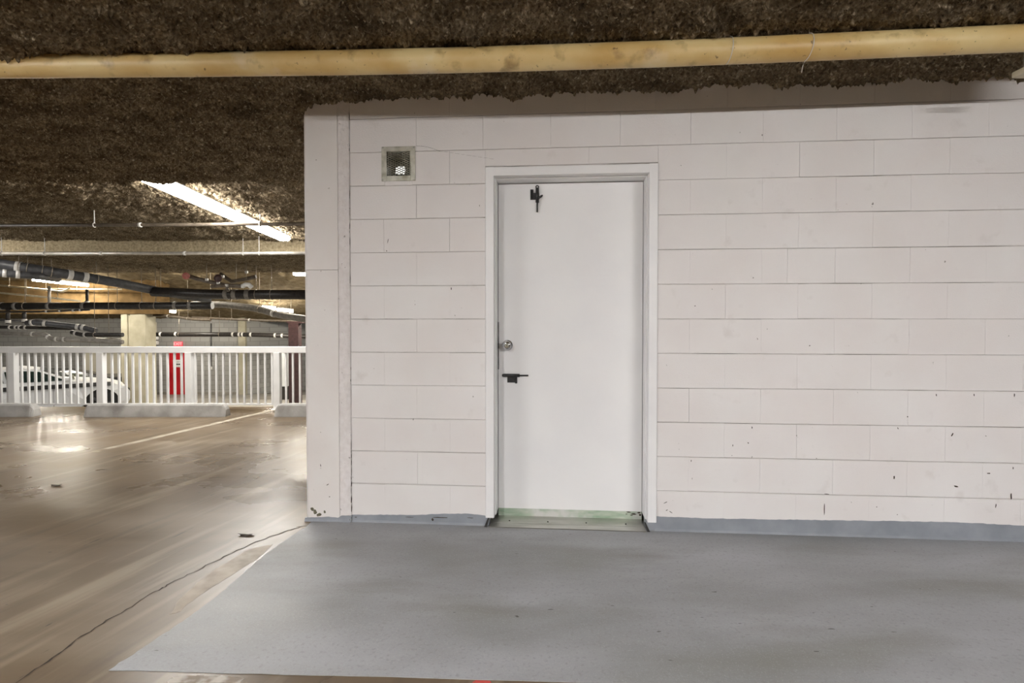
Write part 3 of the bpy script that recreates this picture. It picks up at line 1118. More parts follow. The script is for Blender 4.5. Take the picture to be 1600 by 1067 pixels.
def fixture(label, a, c, m, lamps=2, width=0.13, group='fluorescent ceiling lights'):
    a, c = Vector(a), Vector(c)
    mid = (a + c) / 2
    r = thing('fluorescent_light', label, 'light', mid, 0, group)
    t = (c - a).normalized()
    sd = t.cross(Vector((0, 0, 1))).normalized()
    upv = sd.cross(t).normalized()
    L = (c - a).length
    h = width / 2
    b = MB()
    vs = []
    for e in (-.5, .5):
        for (x, z) in ((-h, .045), (-h * .5, .10), (h * .5, .10), (h, .045)):
            vs.append(mid + t * (L * e) + sd * x + upv * z)
    b.add(vs, [(0, 1, 2, 3), (7, 6, 5, 4), (0, 4, 5, 1), (1, 5, 6, 2), (2, 6, 7, 3), (3, 7, 4, 0)])
    b.build('housing', M_WHITE, r, mid)
    if lamps == 0:                       # wraparound diffuser
        b = MB()
        vs = []
        for e in (-.5, -.497, .497, .5):
            g_ = .8 if abs(e) == .5 else 1
            for (x, z) in ((-h, .05), (-h, .0), (-h * .7, -.03), (h * .7, -.03), (h, .0), (h, .05)):
                vs.append(mid + t * (L * e) + sd * (x * g_) + upv * (z * g_))
        b.add(vs, [(i * 6 + k, i * 6 + k + 1, i * 6 + k + 7, i * 6 + k + 6) for i in range(3) for k in range(5)] + [(0, 1, 2, 3, 4, 5), (23, 22, 21, 20, 19, 18)])
        b.build('diffuser', m, r, mid)
    for k in range(lamps):
        x = 0 if lamps == 1 else (-.036 + .072 * k)
        b = MB()
        b.tube([a + sd * x + t * .03, c + sd * x - t * .03], .019, 10)
        b.build('tube', m, r, mid)
        for e, s_ in ((a, 1), (c, -1)):
            b = MB()
            p = e + sd * x + t * (.012 * s_)
            b.box(p + Vector((-.012, -.012, -.022)), p + Vector((.012, .012, .05)))
            b.build('lampholder', M_WHITE, r, mid)
    zc = ceil_z(mid.y)
    for e in (-.35, .35):
        p = mid + t * (L * e) + upv * .10
        if zc - p.z > .02:
            b = MB()
            b.tube([p, (p.x, p.y, ceil_z(p.y) + .01)], .006, 6)
            b.build('stem', M_ROD, r, mid)
    return r


# in view
l0, l1 = at(240, 283, 5.85), at(445, 374, 10.1)
l0 = l0 + (l0 - l1).normalized() * .36
fixture('long bright fluorescent light in the ceiling recess, near half', l0, l0.lerp(l1, .496), M_TUBE, 0, .20)
fixture('long bright fluorescent light in the ceiling recess, far half', l0.lerp(l1, .504), l1, M_TUBE, 0, .20)
fixture('fluorescent light far left above the bundled pipes', at(52, 437.5, 15.75), at(137, 446, 16.2), M_TUBED, 0, .18)
fixture('fluorescent light partly hidden by the wall corner', at(459, 428.5, 15.4), at(520, 431, 15.5), M_TUBED, 0, .18)
fixture('small far fluorescent light, left one beside the wall corner', at(409, 480.5, 19.8), at(431, 482.5, 20.0), M_TUBED, 0, .2)
fixture('small far fluorescent light, right one beside the wall corner', at(433, 484, 18.9), at(458, 487, 19.1), M_TUBED, 0, .2)
fixture('small far fluorescent light above the red door', at(254, 486, 20.6), at(273, 487.5, 21.0), M_TUBED, 0, .2)
# out of sight from here: behind the beam, past the frame and behind the wall
fixture('fluorescent light hidden behind the concrete beam', at(232, 418, 15.25), at(284, 418, 15.25), M_TUBED, 0, .18)
fixture('fluorescent light in the ceiling recess left of the view', (-10.4, 7.6, 2.70), (-10.4, 10.0, 2.70), M_TUBE, 0, .2)
fixture('added fill light on the lower level left of the view', at(-110, 455, 18.2), at(-60, 455, 18.2), M_TUBED, 0, .2)  # added out of frame to brighten the cars and far wall
fixture('added fill light on the lower level behind the white wall', at(520, 462, 18.3), at(620, 462, 18.3), M_TUBED, 0, .2)  # unseen extra fixture, added to lift the dim lower level
# behind the camera
fixture('fluorescent light behind the viewer, left', (-1.9, -2.1, 2.44), (-1.7, 0.1 - .4, 2.44), M_TUBEN)
fixture('fluorescent light behind the viewer, right', (1.7, -2.2, 2.44), (3.9, -2.2, 2.44), M_TUBEN)
fixture('fluorescent light behind the viewer, far left', (-5.6, -2.0, 2.44), (-5.6, 0.4, 2.44), M_TUBEN)

# ------------------------------------------------------------------ guard railing and wheel stops
YR = 7.72
rl = thing('guard_railing', 'white steel guard railing with pickets along the deck edge', 'railing', (-4.5, YR, 0))
OR_ = (-4.5, YR, 0)
xl, xr_ = at(-60, 560, YR).x, 0.6
zt0 = at(300, 541.4, YR).z
zt1 = at(300, 551.2, YR).z
zb0, zb1 = at(300, 630.3, YR).z, at(300, 632.6, YR).z
b = MB()
b.box((xl, YR - .03, zt1), (xr_, YR + .03, zt0), bev=.004)
b.build('top_rail', M_RAIL, rl, OR_)
b = MB()
b.box((xl, YR - .014, zb1), (xr_, YR + .014, zb0))
b.build('bottom_rail', M_RAIL, rl, OR_)
pitch_px = 10.87
post_px = [21.2 - 137.6 + 137.6 * k for k in range(9)]
for px in post_px:
    x = at(px - 0.5, 560, YR).x
    if not xl < x < xr_:
        continue
    b = MB()
    b.box((x - .044, YR - .044, 0), (x + .044, YR + .044, zt1 + .002), bev=.003)
    po = b.build('post', M_RAIL, rl, OR_)
    b = MB()
    b.box((x - .07, YR - .07, 0), (x + .07, YR + .07, .012), bev=.002)
    b.build('base_plate', M_RAIL, po, OR_)
me = None
px = -50.0
k = 0
start = 34.0 - pitch_px * 9
xi = start
while True:
    x = at(xi, 590, YR).x
    if x > xr_ - .05:
        break
    near_post = min(abs(xi - p) for p in post_px) < 6.5
    if not near_post:
        if me is None:
            b = MB()
            b.box((-.0125, -.0125, zb0), (.0125, .0125, zt1))
            o = b.build('picket', M_RAIL, rl)
            me = o.data
        else:
            o = link('picket', me, rl)
        o.location = (x - OR_[0], 0, 0)
    xi += pitch_px


def stop(x0, x1, y, label):
    r = thing('wheel_stop', label, 'wheel stop', ((x0 + x1) / 2, y, 0), 0, 'concrete wheel stops along the railing')
    off = ((x0 + x1) / 2, y, 0)
    h, d = .165, .085
    b = MB()
    prof = [(-d, 0), (-d * .97, .02), (-d * .72, h - .02), (-d * .55, h), (d * .55, h), (d * .72, h - .02), (d * .97, .02), (d, 0)]
    vs = []
    xs = [x0, x0 + .015, x0 + .045, x0 + .07, x1 - .07, x1 - .045, x1 - .015, x1]
    sc_ = [.55, .75, .96, 1, 1, .96, .75, .55]
    for x, s_ in zip(xs, sc_):
        for (yy, zz) in prof:
            vs.append((x, y + yy * (.55 + .45 * s_), zz * s_))
    n = len(prof)
    fs = [(i * n + k, i * n + k + 1, (i + 1) * n + k + 1, (i + 1) * n + k) for i in range(len(xs) - 1) for k in range(n - 1)]
    fs += [tuple(range(n)), tuple((len(xs) - 1) * n + k for k in reversed(range(n)))]
    b.add(vs, fs)
    b.build('concrete_bar', M_STOP, r, off)
    for t in (.17, .83):
        xx = x0 + (x1 - x0) * t
        b = MB()
        b.tube([(xx, y, h - .01), (xx, y, h + .004)], .012, 8)
        b.build('anchor_pin', M_ROD, r, off)


YS = onz(240, 651.5).y + .085
sx = lambda px: at(px, 645, YS - .05).x
stop(sx(-168), sx(53), YS, 'concrete wheel stop at the far left of the railing')
stop(sx(132), sx(353), YS, 'long concrete wheel stop in the middle, under the railing')
stop(sx(429.5), sx(429.5) + 1.86, YS, 'concrete wheel stop beside the white wall corner')

# ------------------------------------------------------------------ far walls, column, red door
wf = structure(empty('wall_far', (-12, 23, -1.8)), 'grey concrete block wall at the far end of the lower level')
OW = (-12, 23, -1.8)
YF = 23.0
xc = at(385, 560, YF).x
b = MB()
b.box((at(-150, 560, YF).x, YF, -2.3), (xc, YF + .3, 1.6))
pe = at(500, 560, 27.0)
b.add([(xc, YF, -2.3), (pe.x, 27.0, -2.3), (pe.x, 27.0, 2.5), (xc, YF, 2.5)], [(0, 1, 2, 3)])
b.add([(pe.x, 27.0, -2.3), (3.0, 28.5, -2.3), (3.0, 28.5, 2.5), (pe.x, 27.0, 2.5)], [(0, 1, 2, 3)])
b.build('block_wall', M_FARWALL, wf, OW)
b = MB()
x0, x1 = at(375, 560, YF).x, at(386, 560, YF).x
b.box((x0, YF - .14, -2.0), (x1, YF, 1.5))
b.build('wall_pier', M_CONC, wf, OW)
# cream-lit stretch of wall behind the cars, the light put into its colour
b = MB()
b.box((at(134, 560, 22).x, 21.9, -2.2), (at(191, 560, 22).x, 22.2, at(150, 545, 22).z))
b.build('lit_wall_patch', M_LITWALL, wf, OW)
b = MB()
b.box((at(228, 560, YF).x, YF - .05, at(0, 522, YF).z), (at(246, 560, YF).x, YF - .01, at(0, 503.5, YF).z))
b.build('lit_cream_patch', M_LITWALL, wf, OW)  # yellow-lit patch beside the column, its light painted as colour
b = MB()
za = ramp_z(YF)
b.box((at(246, 560, YF).x, YF - .03, za - .05), (at(385, 560, YF).x, YF - .001, za + .10))
b.build('wall_footing', M_RAMP, wf, OW)
for ysg in (528, 535.5):
    p = at(228, ysg, YF - .3)
    p2 = at(246.5, ysg, YF - .3)
    b = MB()
    b.tube([p, p2], .075, 12)
    o = b.build('white_duct', M_WHITE)
    tag(o, 'short white pipe beside the beige column, %s of two' % ('upper' if ysg < 530 else 'lower'), 'pipe', 'white pipes beside the column')
wl = MB()
wl.box((-27.2, 7, -2.6), (-27, 28, 3))
structure(wl.build('wall_side', M_FARWALL))

# beige concrete column
YC = 17.0
cx0, cx1 = at(189.5, 560, YC).x, at(228, 560, YC).x
colm = structure(empty('concrete_column', ((cx0 + cx1) / 2, YC + .25, ramp_z(YC))), 'beige concrete column with a vertical groove')
OCL = ((cx0 + cx1) / 2, YC + .25, ramp_z(YC))
g0, g1 = at(199.5, 560, YC).x, at(204, 560, YC).x
ztop = at(0, 490, YC).z
zc2 = ztop + .1
b = MB()
b.box((cx0, YC, ramp_z(YC) - .1), (g0, YC + .5, ztop), bev=.012)
b.box((g1, YC, ramp_z(YC) - .1), (cx1, YC + .5, ztop), bev=.012)
b.box((g0 - .02, YC + .03, ramp_z(YC) - .1), (g1 + .02, YC + .48, ztop - .01))
b.build('shaft', M_CONC, colm, OCL)
b = MB()
b.box((at(222, 560, YC).x, YC + .02, ztop - .01), (cx1, YC + .12, at(0, 484, YC).z))
b.build('bracket', M_CONC, colm, OCL)
b = MB()
xs = np.arange(at(-90, 470, YC).x, at(250, 470, YC).x, .06)
zs = np.arange(ztop - .01, ceil_z(YC) + .12, .06)
X, Z = np.meshgrid(xs, zs)
grid_mesh('beam_front', np.stack([X - OCL[0], YC - .02 - popcorn(X, Z, 0.06) * .5 - OCL[1], Z - OCL[2]], -1), M_AMBERLIT, colm)
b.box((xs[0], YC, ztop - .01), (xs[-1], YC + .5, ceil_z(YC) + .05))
b.build('beam_core', M_AMBERLIT, colm, OCL)

# dark red steel post on the right
YP = 16.0
b = MB()
x0, x1 = at(450.5, 520, YP).x, at(466, 520, YP).x
b.box((x0, YP, ramp_z(YP) - .05), (x1, YP + .26, at(0, 503, YP).z))
b.box((x0 - .05, YP + .02, at(0, 505, YP).z), (x1 + .12, YP + .26, at(0, 503, YP).z + .02))
o = b.build('steel_post', M_RUSTRED)
structure(o, 'dark red steel post beyond the railing near the wall corner')

# pale grey cabinet and outlet
yq = 20.0
b = MB()
x0, x1 = at(437, 580, yq).x, at(447.5, 580, yq).x
b.box((x0, yq, at(0, 604, yq).z), (x1, yq + .3, at(0, 545, yq).z), bev=.01)
cb = b.build('electrical_cabinet', M_CAB)
tag(cb, 'pale grey upright cabinet behind the railing post by the wall corner', 'cabinet')
b = MB()
b.box((x0 + .01, yq + .05, ramp_z(yq) - .02), (x1 - .01, yq + .28, at(0, 604, yq).z + .005))
b.build('plinth', M_PBLACK, cb)

cd = thing('wall_conduit', 'thin conduit with small white outlet box on far grey wall', 'conduit', at(329.7, 574, YF - .04))
OC = at(329.7, 574, YF - .04)
b = MB()
b.tube([at(329.7, 572, YF - .03), at(329.7, 505, YF - .03)], .022, 8)
b.build('conduit_run', M_PDARK, cd, OC)
b = MB()
p = at(329.7, 575, YF - .03)
b.box(p + Vector((-.05, -.05, -.06)), p + Vector((.05, .025, .06)), bev=.006)
b.build('outlet_box', M_WHITE, cd, OC)

# red door on the far wall
YD = YF - .03
dl, dr_ = at(267, 580, YD).x, at(296.2, 580, YD).x
dz0, dz1 = at(0, 619.5, YD).z, at(0, 545, YD).z
d2 = empty('door_2', ((dl + dr_) / 2, YD, dz0))
structure(d2, 'red steel door with a white notice in the far wall')
O2 = ((dl + dr_) / 2, YD, dz0)
b = MB()
b.box((dl, YD - .02, dz0), (dr_, YD + .03, dz1), bev=.004)
b.build('door_leaf', M_REDDOOR, d2, O2)
b = MB()
b.box((dl - .06, YD - .04, dz0), (dl, YD + .03, dz1 + .06))
b.box((dr_, YD - .04, dz0), (dr_ + .06, YD + .03, dz1 + .06))
b.box((dl, YD - .04, dz1), (dr_, YD + .03, dz1 + .06))
b.build('door_frame', M_REDDOOR, d2, O2)
b = MB()
b.box((dl - .05, YD - .10, dz0 - .04), (dr_ + .05, YD + .03, dz0), bev=.006)
b.build('doorstep', M_WHITE, d2, O2)
# notice
sgn = MB()
p0_, p1_ = at(271, 573.5, YD), at(286, 562, YD)
sgn.box((p0_.x, YD - .026, p0_.z), (p1_.x, YD - .02, p1_.z))
sg = sgn.build('notice', M_PAPER, d2, O2)
sg['label'] = 'white notice with a line of dark print'
b = MB()
hh = p1_.z - p0_.z
ww = p1_.x - p0_.x
for (a, c) in ((.06, .30), (.36, .50), (.55, .72), (.76, .95)):
    b.box((p0_.x + ww * a, YD - .028, p0_.z + hh * .30), (p0_.x + ww * c, YD - .0255, p0_.z + hh * .48))
b.build('print_line', M_STRIPEBLK, sg, O2)
b = MB()
for (a, c) in ((.15, .35), (.42, .6), (.66, .85)):
    b.box((p0_.x + ww * a, YD - .028, p0_.z + hh * .68), (p0_.x + ww * c, YD - .0255, p0_.z + hh * .76))
b.build('small_print', M_PGREY, sg, O2)
# hardware on the right of the red door
b = MB()
p = at(291.8, 564, YD)
b.box((p.x - .05, YD - .045, at(0, 571.5, YD).z), (p.x + .05, YD - .02, at(0, 557, YD).z), bev=.01)
h_ = b.build('handle_plate', M_PSTEEL, d2, O2)
b = MB()
b.tube([(p.x - .02, YD - .05, p.z - .06), (p.x - .02, YD - .09, p.z - .03), (p.x - .02, YD - .09, p.z + .10), (p.x - .02, YD - .05, p.z + .13)], .014, 8)
b.build('pull_handle', mat('brass', (0.6, 0.36, 0.08), None, 0.35, 5, metal=.6), h_, O2)
for py, w_ in ((555.8, .05), (576.5, .06)):
    b = MB()
    p = at(292, py, YD)
    b.box((p.x - w_, YD - .03, p.z - .025), (p.x + w_, YD - .02, p.z + .025), bev=.004)
    b.build('lock_plate', M_WHITE, d2, O2)
# illuminated exit sign
ea, eb = at(272.3, 541.2, YD - .05), at(285.3, 533.6, YD - .05)
ex = thing('exit_sign', 'small lit red exit sign above the far red door', 'sign', ((ea.x + eb.x) / 2, YD - .05, ea.z))
OE = ((ea.x + eb.x) / 2, YD - .05, ea.z)
b = MB()
b.box((ea.x, YD - .09, ea.z), (eb.x, YD - .03, eb.z), bev=.006)
b.build('sign_body', M_EXIT, ex, OE)
fc = bpy.data.curves.new('exit_text', 'FONT')
fc.body = 'EXIT'
fc.size = .175
fc.align_x = 'CENTER'
fc.align_y = 'CENTER'
fc.extrude = .003
fo = bpy.data.objects.new('tmp', fc)
COL.objects.link(fo)
dg = bpy.context.evaluated_depsgraph_get()
tm = bpy.data.meshes.new_from_object(fo.evaluated_get(dg))
bpy.data.objects.remove(fo)
tm.materials.clear()
tm.materials.append(M_EXITL)
to = link('sign_lettering', tm, ex)
to.location = (0, -.043, (eb.z - ea.z) / 2)
to.rotation_euler = (math.radians(90), 0, 0)

# ------------------------------------------------------------------ cars


def car(name, label, x_wheel, y_near, ground, paint, flip=False, roof=1.33, stripe=True, nose=.88, yaw=None, pivot=1.36, tyre=.335):
    """a two-door coupe seen from its side; x_wheel = front wheel, nose towards +x"""
    W, WB, R = 1.86, 2.72, tyre
    r = thing(name, label, 'car', (x_wheel - WB / 2, y_near + W / 2, ground), math.pi if flip else 0)
    nz = nose - .88
    if yaw is not None:              # turn about the near front wheel
        c_ = Vector((x_wheel, y_near, ground))
        r.rotation_euler = (0, 0, yaw)
        r.location = c_ - Matrix.Rotation(yaw, 3, 'Z') @ Vector((pivot, -W / 2 if not flip else W / 2, 0))
    xf, xr = WB / 2, -WB / 2
    s = roof / 1.33

    def arch(cx, cz, rad):
        return [(cx + rad * math.cos(a), cz + rad * math.sin(a)) for a in [math.radians(200 - 220 * i / 12) for i in range(13)]]
    low = .21
    body = [(xr - .85, low + .12)]
    body += [(xr - .46, low)] + [p for p in arch(xr, R, R + .05) if p[1] > low] + [(xr + .47 + tyre - .335, low), (xf - .47 - tyre + .335, low)]
    body += [p for p in arch(xf, R, R + .05) if p[1] > low] + [(xf + .46 + tyre - .335, low), (xf + .82 + nz, low + .02), (xf + .88 + nz, low + .2), (xf + .88 + nz, .60), (xf + .80 + nz, .74 * s),
                                                        (xf + .3 + nz * .4, .86 * s), (xf - .55, .945 * s), (xf - 1.0, .965 * s), (xr + .3, .985 * s), (xr - .3, 1.02 * s), (xr - .85, 1.0 * s), (xr - .95, .7), (xr - .93, .42)]
    bm = bmesh.new()
    rows = []
    for (y, ins) in ((-W / 2 + .0, .035), (-W / 2 + .0, .0), (-W / 2 + .10, -.0), (W / 2 - .10, 0), (W / 2, .0)):
        rows.append([bm.verts.new((x, y, z)) for x, z in body])
    # shoulder: the flank leans in above the waist
    for row, y in ((rows[0], -1), (rows[1], -1), (rows[4], 1)):
        for v in row:
            if v.co.z > .80 * s:
                v.co.y -= y * .10
            elif v.co.z < .3:
                v.co.y -= y * .05
    n = len(body)
    for a, c in ((rows[1], rows[2]), (rows[2], rows[3]), (rows[3], rows[4])):
        for i in range(n):
            bm.faces.new((a[i], a[(i + 1) % n], c[(i + 1) % n], c[i]))
    bm.faces.new(rows[0])
    bm.faces.new(list(reversed(rows[4])))
    bmesh.ops.remove_doubles(bm, verts=bm.verts, dist=.0005)
    bmesh.ops.triangulate(bm, faces=[f for f in bm.faces if len(f.verts) > 4])
    mb = MB()
    mb.bm(bm)
    bo = mb.build('body', paint, r)
    # cabin
    zb, zr = .955 * s, roof
    cab = [(xf - 0.50, zb - .02, .80), (xf - 1.30, zr - .05, .60), (xf - 1.63, zr, .58), (xf - 2.13, zr - .02, .57), (xf - 2.63, zr - .14, .58), (xr - .38, zb + .05, .72)]
    mb = MB()
    vs = []
    for x, z, hw in cab:
        vs += [(x, -hw, z), (x, hw, z)]
    low_ = [(xf - 0.50, -.84, zb - .03), (xf - 0.50, .84, zb - .03), (xr - .38, -.84, zb + .03), (xr - .38, .84, zb + .03)]
    vs += low_
    k = len(cab)
    fs = [(2 * i, 2 * i + 2, 2 * i + 3, 2 * i + 1) for i in range(k - 1)]
    fs += [tuple([2 * i for i in range(k)] + [2 * k + 2, 2 * k]), tuple([2 * i + 1 for i in range(k)] + [2 * k + 3, 2 * k + 1])]
    mb.add(vs, fs)
    mb.build('cabin', paint, r)

    def side_y(z):
        t = (z - zb) / (zr - zb)
        return .845 + (.585 - .845) * max(0, min(1, t))
    for sgn_ in (-1, 1):
        for (nm, pl) in (('door_window', [(xf - 0.74, zb + .03), (xf - 1.28, zr - .10), (xf - 1.63, zr - .065), (xf - 1.94, zr - .07), (xf - 1.88, zb + .035)]),
                         ('quarter_window', [(xf - 1.94, zb + .035), (xf - 2.00, zr - .075), (xf - 2.28, zr - .12), (xf - 2.54, zb + .11), (xf - 2.50, zb + .05)])):
            mb = MB()
            vs = [(x, sgn_ * (side_y(z) + .004), z) for x, z in pl] + [(x, sgn_ * (side_y(z) - .02), z) for x, z in pl]
            m_ = len(pl)
            mb.add(vs, [tuple(range(m_)), tuple(range(m_, 2 * m_))] + [(i, (i + 1) % m_, m_ + (i + 1) % m_, m_ + i) for i in range(m_)])
            mb.build(nm, M_GLASS, r)
        # mirror
        mb = MB()
        mb.box((xf - .80, sgn_ * .86, zb + .01), (xf - .64, sgn_ * 1.03, zb + .13), bev=.03)
        mb.build('door_mirror', paint, r)
        if stripe:
            mb = MB()
            yy = W / 2 - .035
            zz = .82 * s
            # graphic band along the shoulder, with slanted breaks near its tail
            segs = [(xr + .35, xr + .43), (xr + .50, xr + .58), (xr + .65, xf + .25)]
            for a_, c_ in segs:
                mb.add([(a_, sgn_ * (W / 2 - .006), zz - .03), (c_, sgn_ * (W / 2 - .006), zz - .03), (c_ - .05, sgn_ * (W / 2 - .088), zz + .07), (a_ - .05, sgn_ * (W / 2 - .088), zz + .07)], [(0, 1, 2, 3)])
            for v_ in range(len(mb.v)):
                x, y, z = mb.v[v_]
                mb.v[v_] = (x, y + sgn_ * .012, z)
            mb.build('side_stripe', M_STRIPEBLK, r)
        mb = MB()
        mb.box((xf - 1.0, sgn_ * (W / 2 - .004), .30), (xf - .992, sgn_ * (W / 2 + .002), .78 * s))
        mb.build('door_seam', M_STRIPEBLK, r)
    mb = MB()
    pl = [(xf - .58, zb + .02, .72), (xf - 1.28, zr - .055, .555)]
    mb.add([(pl[0][0] + .02, -pl[0][2], pl[0][1] + .02), (pl[0][0] + .02, pl[0][2], pl[0][1] + .02), (pl[1][0] + .02, pl[1][2], pl[1][1] + .02), (pl[1][0] + .02, -pl[1][2], pl[1][1] + .02)], [(0, 1, 2, 3)])
    mb.build('windscreen', M_GLASS, r)
    for sgn_ in (-1, 1):
        mb = MB()
        mb.box((xf + .70 + nz, sgn_ * .45, .56), (xf + .885 + nz, sgn_ * .80, .68), bev=.02)
        mb.build('headlight', M_GLASS, r)
        for x in (xf, xr):
            mb = MB()
            y0 = sgn_ * (W / 2 - .02)
            ax = (0, -sgn_, 0)
            mb.lathe((x, y0, R), ax, [(0, R - .09), (0, R - .02), (.02, R), (.20, R), (.22, R - .02), (.22, .1)], 28)
            w_ = mb.build('wheel', M_TIRE, r)
            mb = MB()
            yw = sgn_ * (W / 2 - .05)
            ra = R + .048
            mb.prism([(x + ra * math.cos(math.pi * k / 14), R + ra * math.sin(math.pi * k / 14)) for k in range(15)] + [(x - ra, low), (x + ra, low)], yw, yw - sgn_ * .2, 'xz')
            mb.build('wheel_well', M_DARK, w_)
            mb = MB()
            for q in range(5):
                a_ = 2 * math.pi * q / 5
                c_, s_ = math.cos(a_), math.sin(a_)
                pts = [(x + c_ * .03 - s_ * .02, R + s_ * .03 + c_ * .02), (x + c_ * .235 - s_ * .035, R + s_ * .235 + c_ * .035), (x + c_ * .235 + s_ * .035, R + s_ * .235 - c_ * .035), (x + c_ * .03 + s_ * .02, R + s_ * .03 - c_ * .02)]
                mb.prism(pts, y0 - sgn_ * .0, y0 + sgn_ * .012, 'xz')
            mb.lathe((x, y0 - sgn_ * .01, R), (0, sgn_, 0), [(0, .06), (.03, .05), (.035, .02)], 14)
            mb.build('rim', M_PDARK, w_)
    return r


YN = 14.6
xw = at(160, 638, YN).x
car('white_coupe', 'white coupe with a black side stripe parked beyond the railing', xw, YN, ramp_z(YN) , M_CARWHITE, nose=.62, tyre=.335, yaw=math.radians(40))
xw2 = at(206, 600, 18.0).x
car('dark_car', 'dark low car parked behind the white coupe', xw2, 18.0, ramp_z(18.0), M_CARDARK, flip=True, roof=1.22, stripe=False, yaw=math.radians(220), pivot=-2.31)

# ------------------------------------------------------------------ overhead pipes


def pipe(label, pts, dia, m, hangers=(), collars=(), name='overhead_pipe', collar_m=None, rod_m=None, group=None):
    P = [at(*p) for p in pts]
    r = thing(name, label, 'pipe', P[0], 0, group)
    b = MB()
    if len(P) > 2:                       # round the bends
        Q = [P[0]]
        for i in range(1, len(P) - 1):
            a, c, d_ = P[i - 1], P[i], P[i + 1]
            l_ = min((c - a).length, (d_ - c).length) * .3
            pa, pd = c + (a - c).normalized() * l_, c + (d_ - c).normalized() * l_
            for k in range(5):
                t = k / 4
                Q.append(pa.lerp(c, t).lerp(c.lerp(pd, t), t))
        Q.append(P[-1])
    else:
        Q = P
    b.tube(Q, dia / 2, 14)
    b.build('pipe_run', m, r, P[0])

    def find(px):
        best = None
        for a, c in zip(Q[:-1], Q[1:]):
            xa, xb_ = 800 + F * a.x / a.y, 800 + F * c.x / c.y
            if (xa - px) * (xb_ - px) <= 0 and abs(xa - xb_) > 1e-6:
                t = (px - xa) / (xb_ - xa)
                return a.lerp(c, t), (c - a).normalized()
            for q in (a, c):
                e = abs(800 + F * q.x / q.y - px)
                if best is None or e < best[0]:
                    best = (e, q, (c - a).normalized())
        return best[1], best[2]
    for px in hangers:
        p, t = find(px)
        b = MB()
        b.torus(p, t, dia / 2 + .006, .007, 14, 6)
        b.tube([p + Vector((0, 0, dia / 2)), (p.x, p.y, max(ceil_z(p.y) + .02, p.z + dia / 2 + .03))], .0065, 6)
        b.build('pipe_hanger', rod_m or M_ROD, r, P[0])
    for px in collars:
        p, t = find(px)
        b = MB()
        l_ = max(.022, dia * .22)
        b.tube([p - t * l_, p + t * l_], dia / 2 + .008, 14)
        b.build('pipe_collar', collar_m or M_COLLAR, r, P[0])
    return r


pipe('thin brown pipe crossing in front of the long fluorescent light', [(-40, 352.5, 7.8), (480, 350, 7.8)], .048, M_PBROWN, (150, 408), (221,), rod_m=M_COLLAR)
pipe('thin galvanised pipe along the front of the concrete beam', [(-40, 396, 10.35), (480, 395.5, 10.35)], .062, M_PSTEEL, (5, 72, 381, 406), (160, 290), rod_m=M_COLLAR)
pipe('thick charcoal wrapped pipe sloping down from the far left', [(-30, 408, 10.9), (70, 423, 11.4), (175, 440, 12.4), (255, 456.5, 13.6), (330, 468, 14.2)], .205, M_PDARK, (31, 45, 68, 82, 152, 252), (30, 110, 134), rod_m=M_ROD)
pipe('grey wrapped pipe with pale bands just below the thick charcoal one', [(-30, 424, 10.6), (60, 431.5, 11.2), (90, 436, 12.2)], .145, M_PDARK, (), (8, 29))
pipe('upper thin cream pipe lit by the far left light', [(-20, 443.5, 15.6), (75, 453, 15.7), (98, 456, 15.7), (110, 449.5, 15.8)], .055, M_PCREAM, (16, 73))
pipe('lower thin cream pipe lit by the far left light', [(-20, 455.5, 14.6), (60, 463, 14.8), (125, 470.5, 15.1)], .05, M_PCREAM, (42, 91))
pipe('thin pale pipe running right from the far left light', [(78, 451, 16.6), (190, 452, 16.6)], .045, M_PCREAM, (121,))
pipe('long thick black pipe crossing above the railing on the left', [(-30, 478.5, 13.6), (332, 477.5, 13.6)], .185, M_PBLACK, (40, 184, 222, 244), (3, 26, 78, 132, 275, 298), collar_m=M_PGREY)
pipe('thin black pipe hanging below the long black one', [(-30, 487.5, 13.5), (62, 487, 13.5), (140, 484, 13.5)], .045, M_PBLACK, (), (73, 94, 115, 126))
pipe('thick black pipe entering behind the wall corner', [(238, 455.5, 13.3), (330, 460, 13.3), (480, 460.5, 13.3)], .235, M_PBLACK, (401, 425), (355, 368, 388), collar_m=M_PGREY)
pipe('grey wrapped pipe bending down towards the wall corner', [(300, 476, 15.4), (350, 475.5, 15.3), (402, 482, 15.0), (440, 493, 14.8), (490, 500, 14.6)], .19, M_PGREY, (406, 330), (428,))
pipe('long thin grey pipe below the bent grey one', [(300, 496, 17.0), (390, 500, 16.6), (490, 503.5, 16.2)], .075, M_PBROWN, (330, 362), (390,))
pipe('brown pipe that bends down above the red door', [(228, 491.5, 17.5), (265, 494, 17.2), (305, 499, 16.8), (330, 500, 16.8)], .09, M_PBROWN, (294,), (263,))
pipe('long dark pipe along the far grey wall', [(244, 522.5, 21.5), (385, 522.5, 21.5), (485, 526, 21.5)], .17, M_PBLACK, (280, 343), (251, 275, 364, 374, 379, 392, 430, 441))
pipe('thick brown pipe ending in elbow above the white coupe', [(42, 505, 13.0), (55, 503.5, 13.0), (132, 512, 13.3), (150, 517, 13.3)], .135, M_PDARK, (), (51, 70, 121, 130))
pipe('black pipe joining the brown elbow pipe from the left', [(-30, 510.5, 13.5), (130, 513.5, 13.5)], .085, M_PBLACK, (), (16, 25, 31, 40))
pipe('thin pipe at the far left above the white coupe', [(-30, 499.5, 14.0), (38, 501.5, 14.0)], .05, M_PDARK, (), ())
pipe('grey pipe that steps down above the white coupe', [(-30, 520, 13.0), (70, 522.5, 13.0), (80, 529.5, 13.0), (192, 534.5, 13.0)], .1, M_PGREY, (), (51, 75, 88, 100), rod_m=M_PBLACK)
pipe('dark pipe that ends behind the beige column', [(112, 519, 13.2), (128, 523, 13.2), (192, 523, 13.2)], .105, M_PBLACK, (148,), (133, 118))
